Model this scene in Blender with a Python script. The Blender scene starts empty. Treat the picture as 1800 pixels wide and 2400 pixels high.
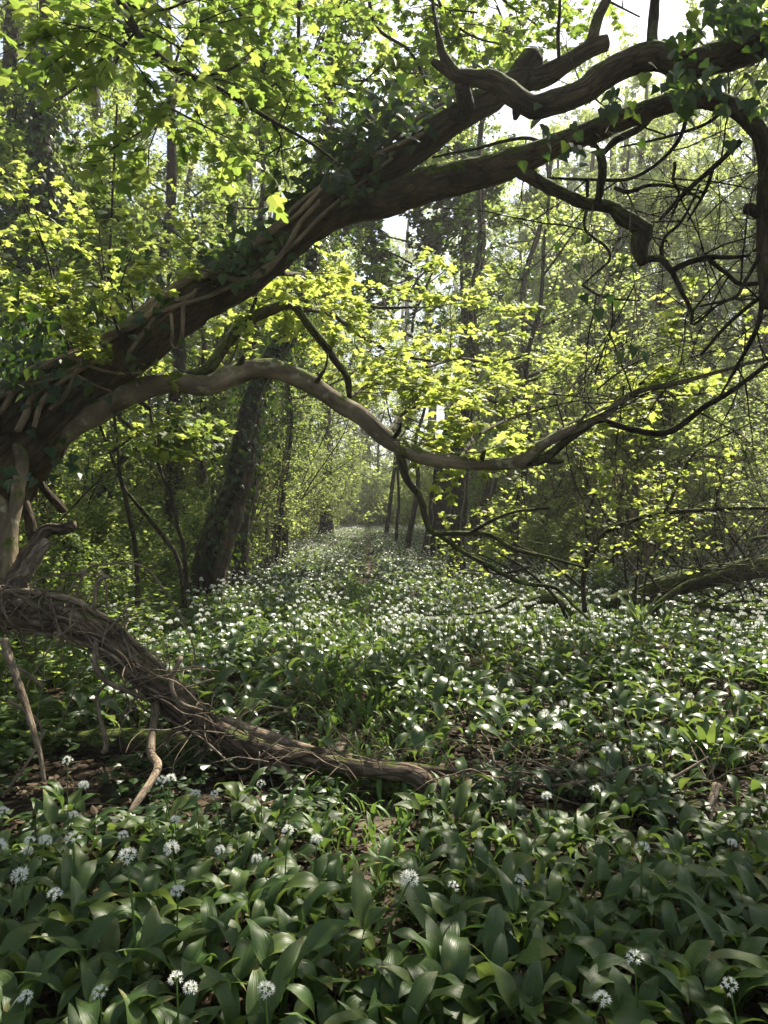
import bpy, math, random
import numpy as np
from mathutils import Vector, noise as mnoise

# ------------------------------------------------------------------ camera, world, sun, exposure
S = bpy.context.scene
C = S.collection
H = 1.25                      # eye height
F = 2400 * 26 / 36            # focal length in photograph pixels (1800 x 2400)
cam = bpy.data.cameras.new('camera'); cam.lens = 26; cam.sensor_width = 36; cam.sensor_fit = 'AUTO'
cam.clip_start = 0.05; cam.clip_end = 500
camo = bpy.data.objects.new('camera', cam); C.objects.link(camo)
camo.location = (0, 0, H); camo.rotation_euler = (math.pi / 2, 0, 0)
S.camera = camo
S.render.resolution_x, S.render.resolution_y = 768, 1024

SUN_AZ, SUN_EL = 33, 50       # degrees right of the view direction, above the horizon
az, el = math.radians(SUN_AZ), math.radians(SUN_EL)
sunv = Vector((math.sin(az) * math.cos(el), math.cos(az) * math.cos(el), math.sin(el)))
sl = bpy.data.lights.new('sun', 'SUN'); sl.energy = 5.0; sl.angle = math.radians(0.5); sl.color = (1.0, 0.92, 0.76)
so = bpy.data.objects.new('sun', sl); C.objects.link(so); so.rotation_euler = sunv.to_track_quat('Z', 'Y').to_euler()

w = bpy.data.worlds.new('World'); S.world = w; w.use_nodes = True
nt = w.node_tree; nt.nodes.clear()
sky = nt.nodes.new('ShaderNodeTexSky'); sky.sky_type = 'NISHITA'; sky.sun_disc = False
sky.sun_elevation = el; sky.sun_rotation = az; sky.air_density = 1.0; sky.dust_density = 1.5; sky.ozone_density = 1.0
bg = nt.nodes.new('ShaderNodeBackground'); bg.inputs['Strength'].default_value = 0.09
wo = nt.nodes.new('ShaderNodeOutputWorld')
hs = nt.nodes.new('ShaderNodeHueSaturation'); hs.inputs['Saturation'].default_value = .65
nt.links.new(sky.outputs[0], hs.inputs['Color']); nt.links.new(hs.outputs[0], bg.inputs[0]); nt.links.new(bg.outputs[0], wo.inputs[0])

vs = S.view_settings
vs.view_transform = 'Standard'; vs.look = 'None'; vs.gamma = 1; vs.exposure = 1.55
cy = S.cycles
cy.max_bounces = 6; cy.diffuse_bounces = 4; cy.glossy_bounces = 2; cy.transmission_bounces = 4
cy.caustics_reflective = False; cy.caustics_refractive = False
cy.sample_clamp_indirect = 6
cy.use_adaptive_sampling = True; cy.adaptive_threshold = 0.015
cy.use_denoising = True
try:
    cy.denoiser = 'OPENIMAGEDENOISE'
except Exception:
    pass

# ------------------------------------------------------------------ helpers
def at(px, py, d):
    """the point d metres ahead that the photograph shows at pixel (px, py)"""
    return np.array(((px - 900) / F * d, d, H - (py - 1200) / F * d))

def trace(rows):
    """[(px, py, distance, thickness in px)] -> centre points and radii in metres"""
    pts = np.array([at(r[0], r[1], r[2]) for r in rows])
    rad = np.array([r[3] * 0.5 / F * r[2] for r in rows])
    return pts, rad

def path_x(y):
    return np.interp(y, [1, 2.7, 3.7, 7, 13, 25, 54, 70], [.03, 0, -.08, -.3, -.25, -.5, -1.2, -1.6])

def ground_z(x, y):
    x = np.asarray(x, float); y = np.asarray(y, float)
    z = .035 * np.sin(x * 1.7 + y * .6) + .03 * np.sin(y * 1.3 - x * .8 + 1) + .05 * np.sin(x * .45 + 2) * np.sin(y * .23)
    z = z - .07 * np.exp(-((x - path_x(y)) / .3) ** 2)
    z = z + .25 * np.clip((np.abs(x + .6) - 4) / 8, 0, 1) + .0 * y
    return z * np.clip(1.4 - y / 60, .3, 1)

def nrm(v):
    return v / np.maximum(np.linalg.norm(v, axis=-1, keepdims=True), 1e-9)

class MB:
    def __init__(s):
        s.V = []; s.Q = []; s.T = []; s.qm = []; s.tm = []; s.qr = []; s.tr = []; s.B = []; s.n = 0
    def add(s, V, Q=None, T=None, mat=0, rnd=None, bk=None):
        V = np.asarray(V, np.float32).reshape(-1, 3)
        s.V.append(V); s.B.append(V if bk is None else np.asarray(bk, np.float32))
        for lst, ml, rl, A, k in ((s.Q, s.qm, s.qr, Q, 4), (s.T, s.tm, s.tr, T, 3)):
            if A is None or len(A) == 0: continue
            A = np.asarray(A, np.int32).reshape(-1, k) + s.n
            lst.append(A); ml.append(np.full(len(A), mat, np.int32))
            r = np.zeros(len(A)) if rnd is None else rnd[0 if k == 4 else 1] if isinstance(rnd, tuple) else np.full(len(A), float(rnd))
            rl.append(np.asarray(r, np.float32))
        s.n += len(V)
    def mesh(s, name, mats, smooth=True):
        me = bpy.data.meshes.new(name)
        V = np.concatenate(s.V) if s.V else np.zeros((0, 3), np.float32)
        Q = np.concatenate(s.Q) if s.Q else np.zeros((0, 4), np.int32)
        T = np.concatenate(s.T) if s.T else np.zeros((0, 3), np.int32)
        nq, ntr = len(Q), len(T)
        me.vertices.add(len(V)); me.vertices.foreach_set('co', V.ravel())
        me.loops.add(nq * 4 + ntr * 3); me.loops.foreach_set('vertex_index', np.concatenate([Q.ravel(), T.ravel()]).astype(np.int32))
        me.polygons.add(nq + ntr)
        me.polygons.foreach_set('loop_start', np.concatenate([np.arange(nq) * 4, nq * 4 + np.arange(ntr) * 3]).astype(np.int32))
        me.polygons.foreach_set('material_index', np.concatenate(s.qm + s.tm + [np.zeros(0, np.int32)]).astype(np.int32))
        me.polygons.foreach_set('use_smooth', np.full(nq + ntr, smooth))
        a = me.attributes.new('rnd', 'FLOAT', 'FACE'); a.data.foreach_set('value', np.concatenate(s.qr + s.tr + [np.zeros(0, np.float32)]).astype(np.float32))
        b = me.attributes.new('bk', 'FLOAT_VECTOR', 'POINT'); b.data.foreach_set('vector', np.concatenate(s.B).ravel() if s.B else np.zeros(0, np.float32))
        for m in mats: me.materials.append(m)
        me.update(calc_edges=True)
        return me
    def build(s, name, mats, parent=None, smooth=True):
        if not isinstance(mats, (list, tuple)): mats = [mats]
        o = bpy.data.objects.new(name, s.mesh(name, mats, smooth)); C.objects.link(o)
        if parent is not None:
            o.parent = parent
            o.matrix_parent_inverse = parent.matrix_basis.inverted()
        return o

def catmull(P, R, step):
    P = np.asarray(P, float); R = np.asarray(R, float)
    if len(P) < 3: Pe = np.vstack([2 * P[0] - P[1], P, 2 * P[-1] - P[-2]])
    else: Pe = np.vstack([2 * P[0] - P[1], P, 2 * P[-1] - P[-2]])
    out, ro = [], []
    for i in range(len(P) - 1):
        p0, p1, p2, p3 = Pe[i:i + 4]
        n = max(1, int(round(np.linalg.norm(p2 - p1) / step)))
        t = (np.arange(n) / n)[:, None]
        out.append(.5 * (2 * p1 + (p2 - p0) * t + (2 * p0 - 5 * p1 + 4 * p2 - p3) * t ** 2 + (3 * p1 - p0 - 3 * p2 + p3) * t ** 3))
        tt = t[:, 0]; tt = tt * tt * (3 - 2 * tt)
        ro.append(R[i] + (R[i + 1] - R[i]) * tt)
    out.append(P[-1:]); ro.append(R[-1:])
    return np.concatenate(out), np.concatenate(ro)

def frames_along(P):
    t = nrm(np.gradient(P, axis=0))
    u = np.cross(t[0], (0.0, 0.0, 1.0))
    if np.linalg.norm(u) < .15: u = np.cross(t[0], (0.0, 1.0, 0.0))
    u = u / np.linalg.norm(u)
    U = np.empty_like(P)
    for i in range(len(P)):
        u = u - t[i] * np.dot(u, t[i]); u = u / max(np.linalg.norm(u), 1e-9)
        U[i] = u
    return t, U, np.cross(t, U)

def tube(mb, P, R, sides=6, step=None, lump=0.0, freq=6.0, ridge=0.0, mat=0, wander=0.0, seed=0, cap=True):
    P = np.asarray(P, float); R = np.broadcast_to(np.asarray(R, float), (len(P),))
    if step: P, R = catmull(P, R, step)
    if wander:
        off = np.array([[mnoise.noise(Vector((p[0] * 3 + seed, p[1] * 3, p[2] * 3 + k * 17))) for k in range(3)] for p in P])
        off[0] *= .2
        P = P + off * wander
    t, U, W = frames_along(P)
    a = np.arange(sides) / sides * 2 * math.pi
    ca, sa = np.cos(a), np.sin(a)
    dirs = U[:, None] * ca[None, :, None] + W[:, None] * sa[None, :, None]
    RR = np.repeat(R[:, None], sides, 1)
    if lump or ridge:
        base = P[:, None] + dirs * RR[..., None]
        k = np.empty(RR.shape)
        for i in range(len(P)):
            for j in range(sides):
                q = base[i, j]
                v = mnoise.noise(Vector((q[0] * freq + seed, q[1] * freq, q[2] * freq))) + .5 * mnoise.noise(Vector((q[0] * freq * 2.3, q[1] * freq * 2.3 + seed, q[2] * freq * 2.3)))
                if sides > 19: v += .35 * mnoise.noise(Vector((q[0] * freq * 6, q[1] * freq * 6 + seed, q[2] * freq * 6)))
                k[i, j] = 1 + lump * v + ridge * math.sin(a[j] * 5 + seed + 1.5 * mnoise.noise(Vector((i * .12, seed, 0))))
        RR = RR * k
    V = P[:, None] + dirs * RR[..., None]
    n = len(P)
    s = np.concatenate([[0], np.cumsum(np.linalg.norm(np.diff(P, axis=0), axis=1))])
    bk = np.stack([np.broadcast_to(ca * R.mean(), (n, sides)), np.broadcast_to(sa * R.mean(), (n, sides)), np.broadcast_to(s[:, None] * .3 + seed, (n, sides))], -1).reshape(-1, 3)
    i, j = np.meshgrid(np.arange(n - 1), np.arange(sides), indexing='ij')
    j2 = (j + 1) % sides
    Q = np.stack([i * sides + j, i * sides + j2, (i + 1) * sides + j2, (i + 1) * sides + j], -1).reshape(-1, 4)
    V = V.reshape(-1, 3); T = []
    if cap and sides > 4:
        V = np.vstack([V, P[-1] + t[-1] * R[-1] * .4, P[0] - t[0] * R[0] * .4]); bk = np.vstack([bk, bk[-1], bk[0]])
        e = (n - 1) * sides
        T = [(e + k, e + (k + 1) % sides, n * sides) for k in range(sides)] + [((k + 1) % sides, k, n * sides + 1) for k in range(sides)]
    mb.add(V, Q, T, mat=mat, bk=bk)

def scatter(mb, tmpl, pos, R, scale, mat=0, rnd=None):
    V, Q, T = tmpl
    N = len(pos)
    if N == 0: return
    pos = np.asarray(pos, float); scale = np.broadcast_to(np.asarray(scale, float), (N,))
    verts = np.einsum('nij,kj->nki', R * scale[:, None, None], V) + pos[:, None]
    k = len(V); off = (np.arange(N) * k)[:, None, None]
    rnd = np.random.rand(N) if rnd is None else rnd
    q = (np.asarray(Q, np.int64)[None] + off).reshape(-1, 4) if len(Q) else None
    t = (np.asarray(T, np.int64)[None] + off).reshape(-1, 3) if len(T) else None
    mb.add(verts.reshape(-1, 3), q, t, mat=mat, rnd=(np.repeat(rnd, len(Q)), np.repeat(rnd, len(T))))

def mats_from(tip, nor):
    tip = nrm(np.asarray(tip, float)); nor = np.asarray(nor, float)
    nor = nrm(nor - tip * np.sum(nor * tip, -1, keepdims=True))
    side = np.cross(tip, nor)
    return np.stack([side, tip, nor], -1)

# leaf templates: tip along +Y, upper face +Z, unit length
def mirror_fan(right, centre, droop=.2):
    pts = right + [(-x, y) for x, y in reversed(right[1:-1])]
    V = [(centre[0], centre[1], 0)] + [(x, y, -droop * (abs(x) * 1.3 + max(0, y - .6) * .8)) for x, y in pts]
    n = len(pts)
    return np.array(V, float), [], [(0, 1 + i, 1 + (i + 1) % n) for i in range(n)]
MAPLE = mirror_fan([(0, 0), (.2, -.06), (.42, .05), (.3, .24), (.58, .5), (.5, .62), (.25, .55), (.2, .85), (0, 1.0)], (0, .36))
MAPLE3 = mirror_fan([(0, 0), (.36, .1), (.46, .55), (.2, .55), (0, 1.0)], (0, .35))
IVY = mirror_fan([(0, .05), (.2, -.08), (.46, .08), (.3, .42), (.1, .8), (0, 1.0)], (0, .3), .18)
OVATE = mirror_fan([(0, 0), (.26, .18), (.34, .45), (.2, .78), (0, 1.0)], (0, .45), .25)
KITE = (np.array([(0, 0, 0), (.38, .45, -.1), (0, 1, -.06), (-.38, .45, -.1)], float), [], [(0, 1, 2), (0, 2, 3)])
PETAL = (np.array([(0, 0, 0), (.15, .45, .06), (0, 1, 0), (-.15, .45, .06)], float), [], [(0, 1, 2), (0, 2, 3)])

def strip_leaf(rng, pet, blade, width, th0, th1, rows=10, cols=5, fold=.25, wave=.12, twist=0.0):
    """long arching leaf with stalk, growing up from the origin and bending to +Y"""
    npet = 2 if rows > 6 else 1
    ts = np.concatenate([np.linspace(0, pet, npet, endpoint=False), pet + np.linspace(0, 1, rows) * blade])
    ang = np.where(ts < pet, th0, th0 + (th1 - th0) * np.clip((ts - pet) / blade, 0, 1) ** 1.2)
    dy = np.gradient(ts) * np.sin(ang); dz = np.gradient(ts) * np.cos(ang)
    y = np.concatenate([[0], np.cumsum(np.diff(ts) * np.sin((ang[1:] + ang[:-1]) / 2))])
    z = np.concatenate([[0], np.cumsum(np.diff(ts) * np.cos((ang[1:] + ang[:-1]) / 2))])
    b = np.clip((ts - pet) / blade, 0, 1)
    wd = np.where(b <= 0, .0035, width * .5 * np.sin(np.pi * np.clip(b, .0, 1) ** .72) ** .85 + .002 * (1 - b))
    u = np.linspace(-1, 1, cols)
    ph = rng.uniform(0, 6)
    V = np.zeros((len(ts), cols, 3))
    fo = fold * (1 - .8 * b)
    lift = np.abs(u)[None] * wd[:, None] * fo[:, None] + wave * wd[:, None] * np.sin(b * 9 + ph)[:, None] * np.abs(u)[None] ** 2 * np.sign(u + .01)[None]
    tw = twist * b
    nx = np.zeros(len(ts)); ny = -np.cos(ang); nz = np.sin(ang)
    us = u[None] * wd[:, None]
    V[..., 0] = us * np.cos(tw)[:, None]
    V[..., 1] = y[:, None] + ny[:, None] * (lift + us * np.sin(tw)[:, None])
    V[..., 2] = z[:, None] + nz[:, None] * (lift + us * np.sin(tw)[:, None])
    n = len(ts)
    i, j = np.meshgrid(np.arange(n - 1), np.arange(cols - 1), indexing='ij')
    Q = np.stack([i * cols + j, i * cols + j + 1, (i + 1) * cols + j + 1, (i + 1) * cols + j], -1).reshape(-1, 4)
    return V.reshape(-1, 3), Q, []

class Leaves:
    def __init__(s): s.p = []; s.t = []; s.n = []; s.s = []
    def add(s, p, t, n, size):
        s.p.append(p); s.t.append(t); s.n.append(n); s.s.append(size)
    def flush(s, mb, tmpl, mat=0):
        if s.p: scatter(mb, tmpl, np.array(s.p), mats_from(np.array(s.t), np.array(s.n)), np.array(s.s), mat)

def unit(v):
    return v / (math.sqrt(v[0] * v[0] + v[1] * v[1] + v[2] * v[2]) + 1e-9)

def grow(rng, wood, lv, p, d, L, r, lvl, o):
    """a branch of length L; at the last level a leafy twig"""
    n = max(3, int(L / o['seg'][lvl])) if not o.get('quick') else 3
    pts = [np.array(p, float)]; d = unit(np.array(d, float))
    for i in range(n):
        d = unit(d + rng.normal(0, o['wander'][lvl], 3) + np.array((0, 0, o['trop'][lvl])))
        pts.append(pts[-1] + d * L / n)
    pts = np.array(pts)
    rad = np.linspace(r, max(r * .35, o.get('rmin', .0025)), n + 1)
    if r > o.get('draw', 0): tube(wood, pts, rad, sides=o['sides'][lvl], cap=False)
    last = lvl == len(o['seg']) - 1
    if last:
        k = o['leaves']
        if k == 0: return
        side = np.cross(d, (0, 0, 1.0)); side = unit(side + 1e-4)
        for i in range(k):
            f = (i // 2 + 1) / (k / 2) * n
            a = min(int(f), n - 1); q = pts[a] + (pts[a + 1] - pts[a]) * (f - a if f < n else 1.0)
            q = q + rng.normal(0, o.get('jit', .03), 3)
            sg = 1 if i % 2 else -1
            tip = d * rng.uniform(.1, .9) + side * sg * rng.uniform(.4, 1.2) + np.array((0, 0, rng.uniform(-.5, .15)))
            nor = np.array((0, 0, 1.0)) + rng.normal(0, o.get('tilt', .45), 3)
            lv.add(q, tip, nor, o['size'] * rng.uniform(.6, 1.25))
        return
    k = o['kids'][lvl]
    for i in range(k):
        f = o['from'][lvl] + (1 - o['from'][lvl]) * (i + rng.uniform(.2, 1)) / k
        a = min(int(f * n), n - 1); q = pts[a] + (pts[a + 1] - pts[a]) * (f * n - a)
        td = unit(pts[a + 1] - pts[a])
        rv = rng.normal(0, 1, 3); rv[2] = rv[2] * o['flat'] + .15
        sd = unit(rv - td * np.dot(rv, td))
        an = math.radians(rng.uniform(35, 65))
        grow(rng, wood, lv, q, td * math.cos(an) + sd * math.sin(an), L * o['ratio'][lvl] * rng.uniform(.6, 1.2) * (1.15 - .5 * f), r * .5 * (1 - .4 * f), lvl + 1, o)

# ------------------------------------------------------------------ materials
def new_mat(name):
    m = bpy.data.materials.new(name); m.use_nodes = True
    m.node_tree.nodes.clear()
    return m, m.node_tree.nodes, m.node_tree.links

def ramp(N, L, fac, cols):
    r = N.new('ShaderNodeValToRGB'); e = r.color_ramp.elements
    e[0].position, e[0].color = cols[0][0], (*cols[0][1], 1)
    e[1].position, e[1].color = cols[-1][0], (*cols[-1][1], 1)
    for p, c in cols[1:-1]:
        x = e.new(p); x.color = (*c, 1)
    L.new(fac, r.inputs[0])
    return r.outputs[0]

def leaf_mat(name, refl, trans, mix=.5, rough=.45, spec=.4, vein=False):
    """refl, trans: three colours each, picked per leaf"""
    m, N, L = new_mat(name)
    a = N.new('ShaderNodeAttribute'); a.attribute_name = 'rnd'
    oi = N.new('ShaderNodeObjectInfo')
    ad = N.new('ShaderNodeMath'); ad.operation = 'ADD'; L.new(a.outputs['Fac'], ad.inputs[0]); L.new(oi.outputs['Random'], ad.inputs[1])
    fr = N.new('ShaderNodeMath'); fr.operation = 'FRACT'; L.new(ad.outputs[0], fr.inputs[0])
    c1 = ramp(N, L, fr.outputs[0], [(0, refl[0]), (.5, refl[1]), (1, refl[2])])
    c2 = ramp(N, L, fr.outputs[0], [(0, trans[0]), (.5, trans[1]), (1, trans[2])])
    p = N.new('ShaderNodeBsdfPrincipled'); p.inputs['Roughness'].default_value = rough; p.inputs['Specular IOR Level'].default_value = spec
    L.new(c1, p.inputs['Base Color'])
    if vein:
        tc = N.new('ShaderNodeTexCoord'); nz = N.new('ShaderNodeTexNoise'); nz.inputs['Scale'].default_value = 60 if vein == 1 else 1; nz.inputs['Detail'].default_value = 2
        b = N.new('ShaderNodeBump'); b.inputs['Strength'].default_value = .25; b.inputs['Distance'].default_value = .004
        if vein == 1: L.new(tc.outputs['Object'], nz.inputs['Vector'])
        else:
            bk = N.new('ShaderNodeAttribute'); bk.attribute_name = 'bk'; L.new(bk.outputs['Vector'], nz.inputs['Vector']); b.inputs['Strength'].default_value = .5; b.inputs['Distance'].default_value = .003
            n2 = N.new('ShaderNodeTexNoise'); n2.inputs['Scale'].default_value = 28; n2.inputs['Detail'].default_value = 4; L.new(tc.outputs['Object'], n2.inputs['Vector'])
            mx = N.new('ShaderNodeMix'); mx.data_type = 'RGBA'; L.new(ramp(N, L, n2.outputs['Fac'], [(.60, (0, 0, 0)), (.74, (.8, .8, .8))]), mx.inputs[0]); L.new(c1, mx.inputs[6]); mx.inputs[7].default_value = (.14, .15, .04, 1)
            m2 = N.new('ShaderNodeMix'); m2.data_type = 'RGBA'; m2.blend_type = 'MULTIPLY'; m2.inputs[0].default_value = .6; L.new(mx.outputs[2], m2.inputs[6]); L.new(ramp(N, L, nz.outputs['Fac'], [(.35, (.65, .7, .65)), (.65, (1.25, 1.2, 1.2))]), m2.inputs[7])
            sx = N.new('ShaderNodeSeparateXYZ'); L.new(bk.outputs['Vector'], sx.inputs[0])
            tz = N.new('ShaderNodeMath'); tz.operation = 'MULTIPLY_ADD'; L.new(n2.outputs['Fac'], tz.inputs[0]); tz.inputs[1].default_value = .7; L.new(sx.outputs[2], tz.inputs[2])
            tr2 = N.new('ShaderNodeMath'); tr2.operation = 'MULTIPLY'; L.new(ramp(N, L, tz.outputs[0], [(0, (0, 0, 0)), (.9, (0, 0, 0)), (1, (1, 1, 1))]), tr2.inputs[0]); L.new(ramp(N, L, fr.outputs[0], [(.55, (0, 0, 0)), (.75, (1, 1, 1))]), tr2.inputs[1])
            tz2 = N.new('ShaderNodeMath'); tz2.operation = 'MULTIPLY'; tz2.inputs[1].default_value = .55; L.new(tz.outputs[0], tz2.inputs[0])
            rr = tr2.inputs[0].links[0].from_node; L.new(tz2.outputs[0], rr.inputs[0])
            m4 = N.new('ShaderNodeMix'); m4.data_type = 'RGBA'; L.new(tr2.outputs[0], m4.inputs[0]); L.new(m2.outputs[2], m4.inputs[6]); m4.inputs[7].default_value = (.24, .2, .06, 1)
            L.new(m4.outputs[2], p.inputs['Base Color'])
        L.new(nz.outputs['Fac'], b.inputs['Height']); L.new(b.outputs[0], p.inputs['Normal'])
    t = N.new('ShaderNodeBsdfTranslucent'); L.new(c2, t.inputs['Color'])
    x = N.new('ShaderNodeMixShader'); x.inputs[0].default_value = mix
    L.new(p.outputs[0], x.inputs[1]); L.new(t.outputs[0], x.inputs[2])
    o = N.new('ShaderNodeOutputMaterial'); L.new(x.outputs[0], o.inputs[0])
    return m

def bark_mat(name, dark, light, moss=0.0, scale=22, bump=.7, lichen=0.0, crack=.7):
    m, N, L = new_mat(name)
    at_ = N.new('ShaderNodeAttribute'); at_.attribute_name = 'bk'
    tc = N.new('ShaderNodeTexCoord')
    n1 = N.new('ShaderNodeTexNoise'); n1.inputs['Scale'].default_value = scale; n1.inputs['Detail'].default_value = 7; n1.inputs['Roughness'].default_value = .65
    L.new(at_.outputs['Vector'], n1.inputs['Vector'])
    n2 = N.new('ShaderNodeTexNoise'); n2.inputs['Scale'].default_value = 4; n2.inputs['Detail'].default_value = 6
    L.new(tc.outputs['Object'], n2.inputs['Vector'])
    c = ramp(N, L, n1.outputs['Fac'], [(.3, dark), (.55, tuple((a + b) / 2 for a, b in zip(dark, light))), (.75, light)])
    mx = N.new('ShaderNodeMix'); mx.data_type = 'RGBA'; mx.blend_type = 'MULTIPLY'; mx.inputs[0].default_value = .7
    L.new(c, mx.inputs[6]); L.new(ramp(N, L, n2.outputs['Fac'], [(.3, (.3, .28, .26)), (.5, (.8, .8, .8)), (.66, (1.35, 1.3, 1.2))]), mx.inputs[7])
    col = mx.outputs[2]
    if lichen:
        n3 = N.new('ShaderNodeTexNoise'); n3.inputs['Scale'].default_value = 13; n3.inputs['Detail'].default_value = 5
        L.new(tc.outputs['Object'], n3.inputs['Vector'])
        k = ramp(N, L, n3.outputs['Fac'], [(.6 - lichen * .1, (0, 0, 0)), (.68 - lichen * .1, (1, 1, 1))])
        m2 = N.new('ShaderNodeMix'); m2.data_type = 'RGBA'; L.new(k, m2.inputs[0]); L.new(col, m2.inputs[6]); m2.inputs[7].default_value = (.3, .28, .19, 1)
        col = m2.outputs[2]
    if moss:
        g = N.new('ShaderNodeNewGeometry'); sx = N.new('ShaderNodeSeparateXYZ'); L.new(g.outputs['Normal'], sx.inputs[0])
        n4 = N.new('ShaderNodeTexNoise'); n4.inputs['Scale'].default_value = 8; n4.inputs['Detail'].default_value = 8
        L.new(tc.outputs['Object'], n4.inputs['Vector'])
        ad = N.new('ShaderNodeMath'); ad.operation = 'MULTIPLY_ADD'; L.new(sx.outputs[2], ad.inputs[0]); ad.inputs[1].default_value = .25; L.new(n4.outputs['Fac'], ad.inputs[2])
        k = ramp(N, L, ad.outputs[0], [(.78 - moss * .3, (0, 0, 0)), (.92 - moss * .3, (1, 1, 1))])
        m3 = N.new('ShaderNodeMix'); m3.data_type = 'RGBA'; L.new(k, m3.inputs[0]); L.new(col, m3.inputs[6])
        n5 = N.new('ShaderNodeTexNoise'); n5.inputs['Scale'].default_value = 60; L.new(tc.outputs['Object'], n5.inputs['Vector'])
        L.new(ramp(N, L, n5.outputs['Fac'], [(.3, (.03, .042, .008)), (.7, (.12, .155, .028))]), m3.inputs[7])
        col = m3.outputs[2]
    vo = N.new('ShaderNodeTexVoronoi'); vo.feature = 'DISTANCE_TO_EDGE'; vo.inputs['Scale'].default_value = scale * 1.1
    wv = N.new('ShaderNodeVectorMath'); wv.operation = 'MULTIPLY_ADD'; L.new(n1.outputs['Color'], wv.inputs[0]); wv.inputs[1].default_value = (.05, .05, .05); L.new(at_.outputs['Vector'], wv.inputs[2]); L.new(wv.outputs[0], vo.inputs['Vector'])
    mc = N.new('ShaderNodeMix'); mc.data_type = 'RGBA'; mc.blend_type = 'MULTIPLY'; mc.inputs[0].default_value = crack; L.new(col, mc.inputs[6]); L.new(ramp(N, L, vo.outputs['Distance'], [(0, (.25, .22, .2)), (.12, (1, 1, 1))]), mc.inputs[7]); col = mc.outputs[2]
    hm = N.new('ShaderNodeMath'); hm.operation = 'MULTIPLY_ADD'; L.new(n1.outputs['Fac'], hm.inputs[0]); hm.inputs[1].default_value = 1.2
    vr = N.new('ShaderNodeMath'); vr.operation = 'MINIMUM'; L.new(vo.outputs['Distance'], vr.inputs[0]); vr.inputs[1].default_value = .2; v3 = N.new('ShaderNodeMath'); v3.operation = 'MULTIPLY'; L.new(vr.outputs[0], v3.inputs[0]); v3.inputs[1].default_value = 5 * crack; L.new(v3.outputs[0], hm.inputs[2])
    p = N.new('ShaderNodeBsdfPrincipled'); p.inputs['Roughness'].default_value = .9; p.inputs['Specular IOR Level'].default_value = .2
    L.new(col, p.inputs['Base Color'])
    b = N.new('ShaderNodeBump'); b.inputs['Strength'].default_value = bump; b.inputs['Distance'].default_value = .025
    L.new(hm.outputs[0], b.inputs['Height']); L.new(b.outputs[0], p.inputs['Normal'])
    o = N.new('ShaderNodeOutputMaterial'); L.new(p.outputs[0], o.inputs[0])
    return m

M = {}
M['maple'] = leaf_mat('young maple leaf', [(.07, .11, .025), (.09, .13, .03), (.11, .145, .04)], [(.34, .43, .07), (.43, .51, .095), (.56, .6, .15)], .57, .5, .25)
M['sycamore'] = leaf_mat('sycamore leaf', [(.055, .1, .02), (.075, .12, .022), (.095, .13, .03)], [(.2, .32, .05), (.28, .39, .06), (.42, .49, .1)], .56, .5, .25)
M['spring'] = leaf_mat('spring leaf', [(.065, .105, .03), (.085, .125, .035), (.105, .14, .045)], [(.33, .43, .1), (.42, .51, .13), (.53, .59, .19)], .58, .5, .3)
M['green'] = leaf_mat('woodland leaf', [(.045, .085, .022), (.06, .105, .027), (.08, .12, .032)], [(.22, .32, .06), (.3, .39, .075), (.4, .47, .11)], .54, .5, .35)
M['ivy'] = leaf_mat('ivy leaf', [(.012, .032, .01), (.02, .045, .012), (.035, .06, .015)], [(.05, .11, .01), (.08, .16, .012), (.16, .24, .02)], .35, .42, .35)
M['garlic'] = leaf_mat('garlic leaf', [(.036, .075, .024), (.048, .09, .03), (.066, .108, .034)], [(.12, .2, .035), (.17, .25, .045), (.23, .31, .06)], .36, .37, .5, vein=1)
M['garlic_near'] = leaf_mat('broad garlic leaf', [(.033, .07, .017), (.047, .088, .021), (.072, .108, .026)], [(.09, .165, .028), (.14, .22, .038), (.21, .28, .055)], .36, .42, .42, vein=2)
M['stalk'] = leaf_mat('garlic stalk', [(.08, .15, .03)] * 3, [(.16, .26, .04)] * 3, .35, .5, .4)
M['petal'] = leaf_mat('garlic petal', [(.78, .78, .74), (.8, .8, .76), (.76, .77, .74)], [(.7, .72, .66)] * 3, .4, .6, .3)
M['dead_leaf'] = leaf_mat('dead leaf', [(.045, .028, .016), (.075, .05, .03), (.13, .1, .065)], [(.06, .03, .015), (.08, .045, .02), (.1, .065, .035)], .2, .7, .2)
M['bark'] = bark_mat('brown bark', (.035, .026, .018), (.16, .125, .085), moss=.45)
M['bark_maple'] = bark_mat('leaning maple bark', (.038, .028, .018), (.19, .145, .092), moss=.8, bump=1.0, crack=.45)
M['bark_smooth'] = bark_mat('smooth grey bark', (.085, .065, .048), (.33, .265, .18), moss=.62, scale=14, bump=.6, lichen=.12, crack=.18)
M['bark_mossy'] = bark_mat('mossy bark', (.03, .025, .015), (.12, .1, .06), moss=1.0)
M['bark_dark'] = bark_mat('dark bark', (.02, .016, .011), (.085, .068, .048), moss=.4)
M['bark_pole'] = bark_mat('pale pole bark', (.1, .075, .045), (.27, .21, .135), moss=.25, bump=.4)
M['vine'] = bark_mat('ivy stem bark', (.13, .1, .07), (.4, .32, .24), scale=40, bump=.5)
M['ivy_wood'] = bark_mat('living ivy stem', (.17, .13, .085), (.5, .4, .28), scale=30, bump=.6, crack=.3)
M['dead_wood'] = bark_mat('bare dead wood', (.16, .125, .09), (.5, .42, .33), scale=30, bump=.8)
M['log'] = bark_mat('fallen trunk bark', (.085, .062, .046), (.3, .23, .17), moss=.25, bump=1.0)

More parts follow.
